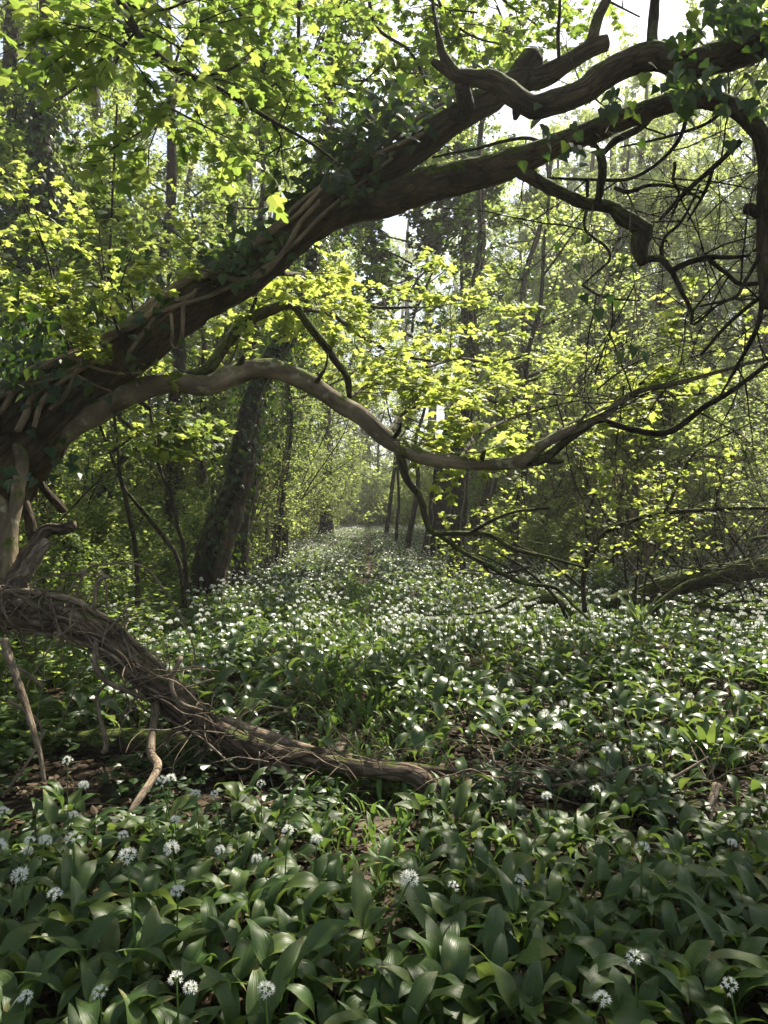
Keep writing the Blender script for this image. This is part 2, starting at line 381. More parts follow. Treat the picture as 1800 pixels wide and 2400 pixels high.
def ground_mat():
    m, N, L = new_mat('woodland soil')
    tc = N.new('ShaderNodeTexCoord')
    n1 = N.new('ShaderNodeTexNoise'); n1.inputs['Scale'].default_value = 9; n1.inputs['Detail'].default_value = 10; n1.inputs['Roughness'].default_value = .7
    n2 = N.new('ShaderNodeTexVoronoi'); n2.inputs['Scale'].default_value = 35
    L.new(tc.outputs['Object'], n1.inputs['Vector']); L.new(tc.outputs['Object'], n2.inputs['Vector'])
    c = ramp(N, L, n1.outputs['Fac'], [(.3, (.01, .008, .005)), (.5, (.026, .02, .013)), (.7, (.055, .042, .027))])
    p = N.new('ShaderNodeBsdfPrincipled'); p.inputs['Roughness'].default_value = .95; p.inputs['Specular IOR Level'].default_value = .1
    L.new(c, p.inputs['Base Color'])
    b = N.new('ShaderNodeBump'); b.inputs['Strength'].default_value = .8; b.inputs['Distance'].default_value = .03
    L.new(n2.outputs['Distance'], b.inputs['Height']); L.new(b.outputs[0], p.inputs['Normal'])
    o = N.new('ShaderNodeOutputMaterial'); L.new(p.outputs[0], o.inputs[0])
    return m
M['soil'] = ground_mat()

def tag(o, label=None, cat=None, group=None, kind=None):
    if label: o['label'] = label
    if cat: o['category'] = cat
    if group: o['group'] = group
    if kind: o['kind'] = kind
    return o

def thing(name, label, cat, loc=(0, 0, 0), group=None):
    o = bpy.data.objects.new(name, None); C.objects.link(o); o.location = [float(c) for c in loc]
    o.empty_display_size = .2
    bpy.context.view_layer.update()
    return tag(o, label, cat, group)

def kids(o):
    return [c for c in bpy.data.objects if c.parent == o]

PARTS = {}
def dup(root, loc, rz, sc, label, group, sz=None):
    """a copy of a thing with a copy of each of its parts and sub-parts"""
    if root not in PARTS: PARTS[root] = [(c, kids(c)) for c in kids(root)]
    r = root.copy(); C.objects.link(r)
    r.location = [float(c) for c in loc]; r.rotation_euler = (0, 0, rz); r.scale = (sc, sc, sc * (sz or 1))
    tag(r, label, None, group)
    for c, gs in PARTS[root]:
        k = c.copy(); C.objects.link(k); k.parent = r
        for g in gs:
            q = g.copy(); C.objects.link(q); q.parent = k
    return r

def part(mb, name, mat, parent, smooth=True):
    return mb.build(name, mat, parent, smooth)

# ------------------------------------------------------------------ setting: the ground in one sheet, the trodden path
def sheet(name, xs, ys, dz, mat):
    X, Y = np.meshgrid(xs, ys)
    Z = ground_z(X, Y) + dz
    mb = MB(); n, k = X.shape
    i, j = np.meshgrid(np.arange(n - 1), np.arange(k - 1), indexing='ij')
    Q = np.stack([i * k + j, i * k + j + 1, (i + 1) * k + j + 1, (i + 1) * k + j], -1).reshape(-1, 4)
    mb.add(np.stack([X, Y, Z], -1).reshape(-1, 3), Q)
    return mb.build(name, mat)
xs = np.concatenate([[-300, -150, -90, -60, -40, -28, -20], np.arange(-14, 14.01, .2), [20, 28, 40, 60, 90, 150, 300]])
ys = np.concatenate([[-200, -60, -20, -8], np.arange(-3, 30, .25), np.arange(30, 80, 1.5), [90, 120, 180, 300, 500]])
tag(sheet('ground', xs, ys, 0, M['soil']), kind='structure')
yy = np.arange(.5, 60, .2)
mb = MB(); rng = np.random.default_rng(5)
hw = .09 + .05 * np.sin(yy * 2.1) + .03 * np.sin(yy * 5.3)
hw[0] = hw[-1] = .01
cols = 6
V = []
for y, h in zip(yy, hw):
    for c in range(cols):
        x = float(path_x(y)) + h * (c / (cols - 1) * 2 - 1); V.append((x, y, float(ground_z(x, y)) + .006))
n = len(yy); i, j = np.meshgrid(np.arange(n - 1), np.arange(cols - 1), indexing='ij')
mb.add(V, np.stack([i * cols + j, i * cols + j + 1, (i + 1) * cols + j + 1, (i + 1) * cols + j], -1).reshape(-1, 4))
def path_mat():
    m, N, L = new_mat('trodden earth')
    tc = N.new('ShaderNodeTexCoord'); n1 = N.new('ShaderNodeTexNoise'); n1.inputs['Scale'].default_value = 14; n1.inputs['Detail'].default_value = 8
    L.new(tc.outputs['Object'], n1.inputs['Vector'])
    p = N.new('ShaderNodeBsdfPrincipled'); p.inputs['Roughness'].default_value = .95
    L.new(ramp(N, L, n1.outputs['Fac'], [(.3, (.03, .022, .015)), (.5, (.07, .05, .033)), (.7, (.13, .1, .065))]), p.inputs['Base Color'])
    b = N.new('ShaderNodeBump'); b.inputs['Strength'].default_value = .7; b.inputs['Distance'].default_value = .02; L.new(n1.outputs['Fac'], b.inputs['Height']); L.new(b.outputs[0], p.inputs['Normal'])
    o = N.new('ShaderNodeOutputMaterial'); L.new(p.outputs[0], o.inputs[0]); return m
tag(mb.build('path', path_mat()), kind='structure')

def crown_on(rng, root, top, h, spread, mats, leaves=18, size=.1, n=10, tmpl=MAPLE3, z0=2.5, bark='bark'):
    wood = MB(); lv = Leaves()
    o = dict(seg=[.35, .3, .2], wander=[.14, .16, .16], trop=[.03, 0, -.02], sides=[6, 4, 3], kids=[6, 5], ratio=[.5, .55], flat=.5, leaves=leaves, size=size, rmin=.002, jit=.05, tilt=.5, draw=.0025)
    o['from'] = [.25, .15]
    for k in range(n):
        f = (k + rng.uniform(0, 1)) / n; q = np.array(top(z0 + (h - z0) * f)); a = k * 2.4 + rng.uniform(-.5, .5)
        grow(rng, wood, lv, q, (math.cos(a), math.sin(a), rng.uniform(.1, .8)), spread * (1.1 - .6 * f) * rng.uniform(.7, 1.2), .035 * (1.2 - f), 0, o)
    part(wood, 'branches', M[bark], root)
    b = MB(); lv.flush(b, tmpl); part(b, 'crown', M[mats], root, False)

# ------------------------------------------------------------------ the leaning tree across the picture
rng = np.random.default_rng(11); random.seed(11); np.random.seed(11)
TR = [(-260, 1500, 4.6, 300), (-150, 1300, 4.5, 250), (-50, 1130, 4.4, 215), (40, 1035, 4.35, 190), (110, 962, 4.3, 168), (200, 893, 4.3, 132), (330, 808, 4.3, 106), (400, 755, 4.3, 100), (470, 706, 4.3, 96),
      (542, 667, 4.25, 88), (610, 618, 4.25, 84), (678, 565, 4.25, 82), (745, 512, 4.2, 84), (814, 458, 4.15, 82), (900, 400, 4.1, 78), (1008, 320, 4.05, 74), (1090, 262, 4.0, 66), (1144, 233, 4.0, 62),
      (1200, 195, 4.0, 58), (1270, 180, 4.0, 48), (1330, 145, 3.95, 42), (1383, 112, 3.9, 40), (1421, 100, 3.9, 34)]
lean = thing('leaning_tree', 'thick leaning trunk wound with ivy stems, its mossy limbs arching over the garlic', 'tree', at(-260, 1700, 4.6))
tp, tr_ = trace(TR)
mb = MB(); tube(mb, tp, tr_, sides=36, step=.03, lump=.16, freq=5, ridge=.05, seed=3); trunk = part(mb, 'trunk', M['bark_maple'], lean)
def limb(name, rows, mat, parent, sides=20, step=.03, lump=.14, freq=9, seed=0):
    p, r = trace(rows); b = MB(); tube(b, p, r, sides=sides, step=step, lump=lump, freq=freq, seed=seed); part(b, name, M[mat], parent); return p, r
LB = [(700, 560, 4.25, 60), (800, 492, 4.15, 72), (900, 470, 4.1, 76), (1008, 434, 4.0, 78), (1117, 407, 3.95, 74), (1204, 380, 3.9, 66), (1290, 347, 3.85, 54), (1388, 309, 3.8, 50), (1497, 266, 3.75, 48),
      (1605, 233, 3.7, 46), (1687, 239, 3.65, 44), (1746, 271, 3.6, 42), (1786, 325, 3.6, 40), (1795, 400, 3.6, 36), (1792, 488, 3.6, 36), (1790, 620, 3.6, 30), (1796, 720, 3.55, 20)]
limb('limb', LB, 'bark_maple', lean, seed=7)
LC = [(1215, 395, 3.9, 34), (1250, 418, 3.9, 32), (1312, 450, 3.9, 30), (1372, 477, 3.9, 30), (1432, 486, 3.88, 30), (1470, 515, 3.86, 40), (1508, 540, 3.85, 44), (1497, 575, 3.85, 40), (1508, 618, 3.85, 26)]
limb('limb', LC, 'bark_mossy', lean, lump=.25, freq=16, seed=9)
LL = [(40, 1075, 4.35, 90), (108, 1030, 4.3, 80), (217, 971, 4.3, 66), (304, 922, 4.3, 60), (391, 897, 4.32, 54), (488, 903, 4.35, 50), (543, 881, 4.4, 52), (597, 864, 4.42, 50), (651, 868, 4.45, 50), (722, 897, 4.5, 48),
      (787, 940, 4.5, 46), (835, 967, 4.5, 46), (900, 1022, 4.5, 46), (954, 1055, 4.5, 44), (1008, 1074, 4.5, 40), (1074, 1083, 4.5, 36), (1144, 1088, 4.48, 34), (1225, 1080, 4.45, 32), (1253, 1055, 4.45, 28), (1312, 1020, 4.4, 24),
      (1388, 987, 4.4, 20), (1421, 971, 4.4, 19), (1448, 944, 4.4, 17), (1497, 917, 4.35, 15), (1578, 900, 4.3, 13), (1660, 878, 4.3, 11), (1760, 850, 4.25, 9), (1860, 825, 4.2, 7)]
limb('limb', [(a, c, d, t * .92) for a, c, d, t in LL], 'bark_smooth', lean, lump=.17, freq=5.5, seed=21)
for k, rows in enumerate([[(560, 868, 4.4, 22), (566, 846, 4.36, 16), (572, 834, 4.34, 10)], [(1128, 1076, 4.45, 14), (1134, 1062, 4.42, 11), (1137, 1054, 4.4, 7)], [(1284, 1076, 4.44, 20), (1300, 1082, 4.4, 14), (1322, 1080, 4.38, 8)], [(925, 1024, 4.45, 12), (936, 1008, 4.4, 9), (940, 990, 4.38, 5)], [(742, 895, 4.45, 12), (752, 880, 4.4, 9), (764, 858, 4.4, 6), (768, 830, 4.4, 4)], [(1352, 1000, 4.38, 10), (1362, 985, 4.36, 7), (1380, 960, 4.34, 4)]]):
    limb('stub', rows, 'bark_mossy', lean, 10, .01, .2, 20, 140 + k)
limb('limb', [(1215, 1086, 4.45, 20), (1269, 1078, 4.44, 24), (1312, 1045, 4.43, 22), (1350, 1018, 4.42, 18), (1399, 986, 4.4, 14)], 'bark_mossy', lean, lump=.25, freq=16, seed=22)
limb('branch', [(1380, 990, 4.4, 15), (1410, 986, 4.4, 15), (1470, 1004, 4.38, 14), (1524, 1015, 4.36, 15), (1578, 1009, 4.33, 15), (1649, 955, 4.3, 13), (1714, 917, 4.25, 12), (1800, 852, 4.2, 10), (1880, 790, 4.15, 8)], 'bark_dark', lean, sides=12, seed=23)
limb('branch', [(938, 1062, 4.5, 22), (949, 1112, 4.5, 20), (965, 1140, 4.5, 18), (985, 1165, 4.5, 17), (998, 1215, 4.5, 15), (1014, 1248, 4.5, 14), (1070, 1250, 4.5, 12), (1144, 1253, 4.5, 11), (1204, 1286, 4.5, 10), (1290, 1308, 4.5, 8), (1370, 1330, 4.5, 6)], 'bark_mossy', lean, sides=12, seed=24)
limb('branch', [(1010, 1243, 4.5, 12), (1040, 1262, 4.5, 11), (1090, 1297, 4.45, 11), (1171, 1340, 4.4, 11), (1225, 1367, 4.4, 10), (1301, 1378, 4.35, 9), (1345, 1420, 4.3, 7), (1380, 1450, 4.3, 5)], 'bark_mossy', lean, sides=10, seed=25)
limb('branch', [(1100, 1250, 4.5, 9), (1150, 1222, 4.5, 8), (1205, 1200, 4.5, 7), (1290, 1190, 4.5, 5)], 'bark_dark', lean, sides=8, seed=26)
limb('branch', [(1088, 1296, 4.45, 9), (1130, 1320, 4.45, 7), (1160, 1345, 4.45, 6), (1240, 1330, 4.45, 5)], 'bark_dark', lean, sides=8, seed=27)
limb('branch', [(440, 880, 4.6, 20), (488, 863, 4.7, 28), (543, 787, 4.9, 28), (597, 743, 5.0, 27), (678, 711, 5.1, 26), (694, 722, 5.1, 22), (730, 770, 5.1, 20), (760, 808, 5.1, 20), (790, 850, 5.1, 18), (814, 885, 5.1, 17), (819, 930, 5.1, 12)], 'bark_mossy', lean, sides=14, seed=28)
limb('branch', [(1377, 325, 3.8, 16), (1400, 350, 3.8, 18), (1412, 380, 3.8, 20), (1410, 423, 3.8, 20), (1399, 478, 3.85, 18)], 'bark_mossy', lean, sides=12, lump=.25, freq=20, seed=29)
limb('branch', [(1530, 262, 3.75, 20), (1500, 300, 3.9, 18), (1442, 330, 4.0, 17), (1412, 362, 4.0, 12)], 'bark_dark', lean, sides=12, seed=30)
limb('branch', [(1383, 112, 3.9, 30), (1392, 75, 3.9, 26), (1402, 40, 3.9, 24), (1421, 0, 3.9, 22), (1440, -60, 3.9, 18), (1450, -160, 3.9, 14)], 'bark_maple', lean, sides=14, seed=31)
b = MB(); p, r = trace([(1205, 210, 4.0, 50), (1235, 165, 4.0, 62), (1250, 140, 4.0, 60), (1262, 128, 4.0, 36)]); tube(b, p, r, 20, .02, .3, 12, seed=5); part(b, 'knot', M['bark_mossy'], lean)
limb('branch', [(1046, 270, 4.05, 20), (1085, 268, 3.85, 34), (1092, 245, 3.7, 40), (1082, 205, 3.55, 38)], 'bark_dark', lean, sides=14, seed=33)
# traced thin branches against the light
TW = [[(1505, 608, 3.85, 18), (1551, 606, 3.85, 16), (1573, 632, 3.85, 16), (1605, 617, 3.85, 14), (1660, 602, 3.85, 13), (1714, 602, 3.85, 10), (1760, 596, 3.85, 6)],
      [(1573, 632, 3.85, 13), (1600, 690, 3.85, 11), (1621, 732, 3.85, 9), (1625, 760, 3.85, 7), (1700, 700, 3.85, 5)],
      [(1655, 604, 3.85, 10), (1700, 640, 3.85, 10), (1735, 665, 3.85, 11), (1800, 660, 3.85, 10), (1870, 650, 3.85, 8)],
      [(1735, 331, 3.65, 14), (1680, 385, 3.7, 13), (1605, 450, 3.7, 12), (1546, 512, 3.75, 8)],
      [(1672, 390, 3.7, 9), (1650, 450, 3.75, 8), (1610, 520, 3.8, 5)],
      [(1605, 240, 3.7, 12), (1604, 300, 3.75, 10), (1575, 350, 3.8, 9), (1520, 395, 3.85, 8), (1460, 420, 3.9, 8), (1380, 420, 3.95, 7), (1300, 420, 4.0, 6), (1260, 425, 4.0, 4)],
      [(1378, 420, 3.9, 9), (1376, 480, 3.9, 8), (1370, 540, 3.9, 7), (1420, 580, 3.9, 7), (1428, 610, 3.9, 6), (1390, 645, 3.9, 5), (1365, 668, 3.9, 4)],
      [(1365, 668, 3.9, 6), (1400, 690, 3.9, 6), (1440, 700, 3.9, 6), (1500, 705, 3.9, 4)],
      [(1290, 347, 3.85, 10), (1240, 325, 3.95, 9), (1180, 330, 4.0, 8), (1110, 350, 4.05, 7), (1010, 372, 4.1, 5)],
      [(1440, 440, 3.9, 10), (1475, 450, 3.9, 11), (1520, 435, 3.9, 9), (1580, 440, 3.9, 8), (1645, 468, 3.9, 6)],
      [(1792, 520, 3.6, 18), (1760, 490, 3.6, 28), (1748, 492, 3.6, 24)],
      [(1790, 560, 3.6, 12), (1775, 600, 3.6, 10), (1745, 660, 3.6, 9), (1720, 700, 3.6, 7), (1640, 720, 3.6, 5)],
      [(1795, 660, 3.6, 14), (1780, 760, 3.6, 12), (1730, 860, 3.7, 8), (1690, 930, 3.7, 5)],
      [(1860, 640, 3.8, 12), (1790, 690, 3.8, 11), (1700, 760, 3.8, 9), (1640, 830, 3.8, 7)],
      [(1551, 606, 3.85, 9), (1560, 560, 3.85, 8), (1600, 520, 3.85, 7), (1640, 430, 3.85, 5)],
      [(1700, 250, 3.65, 10), (1650, 290, 3.7, 8), (1560, 320, 3.75, 7), (1450, 345, 3.8, 4)],
      [(1580, 380, 3.8, 8), (1575, 420, 3.8, 7), (1590, 460, 3.8, 6), (1560, 540, 3.85, 4)]]
for k, rows in enumerate(TW):
    p, r = trace(rows); b = MB(); tube(b, p, r, 8, .025, .12, 25, wander=.012, seed=40 + k); part(b, 'branch', M['bark_dark'], lean)
# fine bare twigs filling the right side
OTW = dict(seg=[.1, .08, .07], wander=[.12, .14, .16], trop=[0, 0, 0], sides=[5, 4, 3], kids=[6, 4], ratio=[.55, .5], flat=1.0, leaves=0, size=0, rmin=.0016)
OTW['from'] = [.15, .2]
b = MB(); lvn = Leaves()
for k in range(30):
    rows = TW[rng.integers(len(TW))]; i = rng.integers(1, len(rows) - 1)
    q = at(rows[i][0] + rng.normal(0, 6), rows[i][1] + rng.normal(0, 6), rows[i][2])
    grow(rng, b, lvn, q, (rng.normal(0, .7), rng.normal(.15, .4), rng.normal(-.1, .7)), rng.uniform(.4, .9), .005, 0, OTW)
for k in range(16):   # twigs below the low limb
    q = at(rng.uniform(1250, 1800), rng.uniform(870, 1010), 4.4)
    grow(rng, b, lvn, q, (rng.normal(.4, .6), rng.normal(.3, .4), rng.normal(.1, .5)), rng.uniform(.4, .8), .006, 0, OTW)
OT2 = dict(OTW); OT2['seg'] = [.09, .07, .05]; OT2['wander'] = [.09, .1, .12]; OT2['kids'] = [7, 5]
for k in range(11):
    q = at(rng.uniform(1480, 1800), rng.uniform(380, 820), rng.uniform(3.9, 4.6)); grow(rng, b, lvn, q, (rng.normal(-.3, .5), rng.normal(0, .3), rng.normal(-.4, .5)), rng.uniform(.5, 1.0), .0042, 0, OT2)
part(b, 'twigs', M['bark_dark'], lean)

# leafy sprays of the leaning tree
def sprays(rng, wood, lv, rows, n, L=.55, size=.068, off=(.25, .25, .12), nl=20, spread=.5, down=-.02):
    p, r = trace(rows); P, R = catmull(p, r, .05)
    tube(wood, P, R, 6, None, 0, cap=False)
    o = dict(seg=[.12, .12], wander=[.12, .12], trop=[down, down], sides=[4, 3], kids=[4], ratio=[.62], flat=.25, leaves=nl, size=size, rmin=.0015, jit=.02, tilt=.38)
    o['from'] = [.1]
    for k in range(n):
        f = (k + rng.uniform(0, 1)) / n; i = min(int(f * (len(P) - 1)), len(P) - 2)
        t = unit(P[i + 1] - P[i]); d = t * .4 + np.array((rng.normal(0, spread), rng.normal(0, spread), rng.normal(.05, .25)))
        grow(rng, wood, lv, P[i], d, L * rng.uniform(.6, 1.3), .005, 0, o)
wood = MB(); lv = Leaves()
ML = [[(660, 640, 4.4, 14), (720, 650, 4.7, 12), (800, 690, 5.0, 10), (880, 720, 5.2, 8), (980, 720, 5.3, 5)],
      [(690, 720, 5.1, 12), (780, 740, 5.2, 10), (850, 790, 5.3, 9), (930, 830, 5.3, 8), (1030, 850, 5.3, 5)],
      [(819, 930, 5.1, 10), (880, 900, 5.2, 9), (980, 900, 5.3, 8), (1080, 920, 5.4, 7), (1180, 950, 5.4, 5)],
      [(900, 1020, 4.6, 10), (960, 960, 4.9, 9), (1060, 930, 5.1, 8), (1160, 900, 5.3, 7), (1260, 890, 5.5, 5)],
      [(1074, 1080, 4.5, 9), (1120, 1020, 4.8, 8), (1200, 980, 5.1, 7), (1300, 950, 5.4, 6), (1400, 930, 5.6, 4)],
      [(1250, 1060, 4.5, 9), (1320, 1000, 4.9, 8), (1440, 950, 5.2, 7), (1560, 930, 5.4, 5), (1680, 920, 5.5, 4)],
      [(600, 700, 4.9, 9), (580, 750, 5.0, 8), (560, 800, 5.0, 6), (540, 850, 5.0, 4)],
      [(1000, 860, 5.3, 8), (1080, 840, 5.4, 7), (1160, 850, 5.5, 6), (1240, 830, 5.6, 4)],
      [(1500, 900, 4.4, 8), (1560, 860, 4.7, 7), (1640, 830, 5.0, 6), (1740, 810, 5.2, 4)]]
for k, rows in enumerate(ML): sprays(rng, wood, lv, [(a, c, d + min(i_, 2) * .75, t) for i_, (a, c, d, t) in enumerate(rows)], 11 if k < 6 else 6, L=.62, nl=16, size=.066)
# sprays rising from the trunk's upper side and hanging below the base
for rows, n in (([(300, 840, 4.2, 9), (280, 780, 4.1, 8), (250, 700, 4.1, 6), (230, 600, 4.1, 4)], 5), ([(200, 890, 4.2, 8), (140, 760, 4.1, 7), (120, 640, 4.1, 5), (90, 540, 4.0, 4)], 6),
                ([(260, 960, 4.2, 6), (310, 1010, 4.2, 5), (350, 1060, 4.2, 4)], 3), ([(560, 660, 4.2, 6), (500, 620, 4.2, 5), (470, 590, 4.2, 4)], 3), ([(330, 900, 4.1, 5), (290, 860, 4.0, 4), (270, 840, 4.0, 3)], 2)):
    sprays(rng, wood, lv, rows, n, L=.42, nl=13, size=.052)
part(wood, 'twigs', M['bark'], lean)
b = MB(); lv.flush(b, MAPLE); part(b, 'foliage', M['maple'], lean, False)

# ivy stems winding along the trunk
TP, TRR = catmull(tp, tr_, .04); tt, tu, tw_ = frames_along(TP)
def wind(f0, f1, a0, a1, thick, seed, lift=.8, wig=.35):
    i0, i1 = int(f0 * (len(TP) - 1)), int(f1 * (len(TP) - 1)); n = i1 - i0
    pts = []
    for k in range(n + 1):
        f = k / n; a = a0 + (a1 - a0) * f + wig * mnoise.noise(Vector((k * .12, seed * 3.1, 0))) * 2
        i = i0 + k
        pts.append(TP[i] + (tu[i] * math.cos(a) + tw_[i] * math.sin(a)) * (TRR[i] * (1.1 + .06 * mnoise.noise(Vector((k * .2, seed, 5)))) + thick * lift * 1.2))
    pts = np.array(pts)
    b = MB(); tube(b, pts, np.linspace(thick, thick * .6, len(pts)), 8, None, .15, 30, seed=seed); part(b, 'ivy_stem', M['ivy_wood'], lean)
# angle whose direction is up / towards the viewer
for k, (f0, f1, a0, a1, th) in enumerate([(.2, .62, 5.6, 6.1, .024), (.3, .72, 6.1, 5.5, .02), (.25, .5, 5.3, 6.3, .017), (.42, .8, 5.6, 6.1, .018), (.35, .58, 6.6, 5.4, .014), (.22, .42, 5.4, 6.9, .017), (.5, .75, 5.3, 5.9, .014), (.38, .44, 4.8, 7.8, .012), (.36, .41, 4.7, 7.6, .009), (.15, .4, 5.9, 6.2, .022), (.55, .9, 5.7, 5.5, .014)]):
    wind(f0, f1, a0, a1, th, k + 1)
def hug(rows):
    """stems traced on the trunk's face: each point laid on the trunk's surface"""
    out = []
    for px, py, th in rows:
        q = np.array([900 + TP[:, 0] / TP[:, 1] * F - px, 1200 - (TP[:, 2] - H) / TP[:, 1] * F - py]); dd = np.hypot(*q); i = int(dd.argmin())
        u = min(.97, dd[i] / (TRR[i] * F / TP[i, 1])); d = TP[i, 1] - TRR[i] * math.sqrt(1 - u * u) * 1.12 - .012
        out.append((px, py, d, th))
    return out
for k, rows in enumerate([[(380, 727, 10), (391, 711, 12), (450, 692, 13), (477, 656, 12), (521, 652, 14), (575, 656, 13), (624, 635, 13), (667, 586, 13), (705, 521, 12), (749, 472, 12), (781, 423, 10), (803, 401, 8)],
                          [(500, 640, 10), (564, 602, 14), (586, 580, 15), (624, 559, 16), (662, 532, 16), (722, 470, 15), (790, 405, 13), (860, 345, 11)],
                          [(401, 735, 8), (404, 781, 8), (401, 803, 7), (412, 815, 6), (426, 787, 9), (429, 738, 10), (433, 705, 9), (470, 668, 8)],
                          [(40, 1010, 16), (60, 975, 18), (71, 940, 17), (103, 900, 18), (141, 862, 17), (190, 838, 15), (260, 790, 12), (330, 745, 12), (385, 722, 9)],
                          [(300, 830, 9), (350, 760, 10), (372, 735, 11), (420, 715, 10), (500, 690, 9), (600, 640, 10), (690, 570, 9), (760, 500, 9), (830, 440, 8), (920, 370, 7)],
                          [(80, 1000, 12), (100, 940, 13), (150, 890, 12), (230, 840, 11), (300, 770, 10)]]):
    p, r = trace(hug(rows)); b = MB(); tube(b, p, r, 10, .02, .15, 30, seed=120 + k); part(b, 'ivy_stem', M['ivy_wood'], lean)
# ivy leaves along the upper side of the trunk
lv = Leaves()
for k in range(1000):
    f = rng.uniform(.12, .78) if k % 4 else rng.uniform(.55, .9)
    i = int(f * (len(TP) - 1)); up = np.array((0, -.3, 1.0)); up = up - tt[i] * np.dot(up, tt[i]); up = unit(up)
    cl = mnoise.noise(Vector((f * 22, 1.7, 0)))
    if cl < -.15: continue
    h = TRR[i] + rng.exponential(.05) * (.5 + max(cl, 0) * 2.5)
    q = TP[i] + up * (h + .03) + rng.normal(0, .045, 3) + (0, .05, 0) + tu[i] * 0
    lv.add(q, (rng.normal(0, .6), -.4 + rng.normal(0, .4), -.7), (rng.normal(0, .5), -.9, .6), rng.uniform(.04, .075))
for (px, py, d, n, s) in ((50, 790, 4.1, 170, 90), (130, 800, 4.15, 80, 60), (30, 880, 4.1, 70, 40), (300, 700, 4.1, 60, 60), (850, 330, 4.0, 110, 45), (950, 250, 3.9, 80, 45), (800, 420, 4.0, 70, 30), (600, 560, 4.1, 60, 35), (540, 610, 4.1, 50, 30), (170, 1075, 4.0, 12, 30), (30, 1110, 3.7, 8, 18), (1360, 330, 3.6, 10, 30)):
    for _ in range(n):
        q = at(px + rng.normal(0, s), py + rng.normal(0, s), d + rng.normal(0, .12))
        lv.add(q, (rng.normal(0, .6), -.3 + rng.normal(0, .4), -.8), (rng.normal(0, .5), -.9, .5), rng.uniform(.045, .08))
b = MB(); lv.flush(b, IVY); part(b, 'ivy_leaves', M['ivy'], lean, False)
# upright stems and roots at the left edge, where the leaning trunk starts
for k, rows in enumerate([[(33, 1010, 4.2, 26), (52, 1080, 4.15, 30), (45, 1130, 4.1, 30), (36, 1188, 4.05, 30), (25, 1250, 4.0, 32), (24, 1330, 3.95, 36), (20, 1400, 3.9, 40)],
                          [(-30, 1150, 4.1, 24), (5, 1180, 4.05, 24), (12, 1230, 4.0, 26), (8, 1300, 4.0, 30), (-10, 1400, 3.95, 36)],
                          [(-20, 1050, 4.3, 20), (30, 1110, 4.3, 22), (55, 1170, 4.3, 22), (70, 1220, 4.3, 24), (78, 1265, 4.3, 24)],
                          [(60, 1050, 4.4, 14), (100, 1140, 4.5, 18), (140, 1185, 4.5, 22), (150, 1200, 4.5, 16)]]):
    p, r = trace(rows); b = MB(); tube(b, p, r, 14, .02, .15, 14, seed=60 + k); part(b, 'stem', M['bark_smooth' if k < 2 else 'bark'], lean)

# ------------------------------------------------------------------ the vine-covered fallen trunk
rng = np.random.default_rng(21)
FR = [(-150, 1370, 3.75, 110), (-50, 1405, 3.7, 105), (40, 1428, 3.65, 100), (110, 1440, 3.6, 92), (163, 1447, 3.58, 86), (228, 1485, 3.55, 76), (282, 1528, 3.52, 72), (336, 1577, 3.5, 74), (380, 1620, 3.48, 78), (429, 1662, 3.46, 80), (488, 1712, 3.44, 74), (540, 1745, 3.42, 56), (600, 1775, 3.42, 40), (660, 1800, 3.4, 26)]
fallen = thing('fallen_tree', 'arched fallen trunk coming down to the ground, wrapped in a tangle of pale dry vines', 'fallen tree', (-.8, 3.45, 0))
fp, fr = trace(FR); fr = fr * .86
b = MB(); tube(b, fp, fr, 28, .025, .16, 8, ridge=.05, seed=4); part(b, 'log', M['log'], fallen)
FP, FRR = catmull(fp, fr, .03); ft, fu, fw = frames_along(FP)
def coil(f0, f1, a0, turns, thick, seed, gap=.0, wig=.5, mat='vine', target=None):
    i0, i1 = int(f0 * (len(FP) - 1)), int(f1 * (len(FP) - 1)); n = max(6, i1 - i0)
    pts = []
    for k in range(n + 1):
        f = k / n; i = min(i0 + int(f * (i1 - i0)), len(FP) - 1)
        a = a0 + turns * f * 6.28 + wig * 2 * mnoise.noise(Vector((k * .1, seed * 2.3, 1)))
        rr = FRR[i] + thick * .7 + gap * max(0, mnoise.noise(Vector((k * .08, seed * 1.9, 7))))
        pts.append(FP[i] + (fu[i] * math.cos(a) + fw[i] * math.sin(a)) * rr)
    tube(target, np.array(pts), np.linspace(thick, thick * .6, n + 1), 7, None, .12, 30, seed=seed)
for k in range(8):
    b = MB(); f0 = rng.uniform(0, .4); coil(f0, min(1, f0 + rng.uniform(.4, .6)), rng.uniform(0, 6), rng.uniform(-.5, .5), rng.uniform(.010, .019), k + 5, .02, target=b); part(b, 'vine_stem', M['vine'], fallen)
b = MB()
for k in range(62):
    f0 = rng.uniform(0, .8) if k % 3 else rng.uniform(.0, .3); coil(f0, min(1, f0 + rng.uniform(.08, .3)), rng.uniform(0, 6.28), rng.uniform(-1.5, 1.5), rng.uniform(.002, .0075), k + 30, .13, .9, target=b)
for k in range(150):   # loose arcs and dry ends sticking out of the tangle
    i = rng.integers(0, len(FP)); q = FP[i] + rng.normal(0, .05, 3); d = unit(np.array((rng.normal(0, .8), rng.normal(0, .5), rng.normal(.2, .7)))); L = rng.uniform(.15, .55)
    pts = [q]
    for s in range(6):
        d = unit(d + rng.normal(0, .22, 3) + np.array((.05, 0, -.12))); pts.append(pts[-1] + d * L / 6)
    tube(b, np.array(pts), np.linspace(.004, .0018, 7), 5, .03)
part(b, 'vine_tangle', M['vine'], fallen)
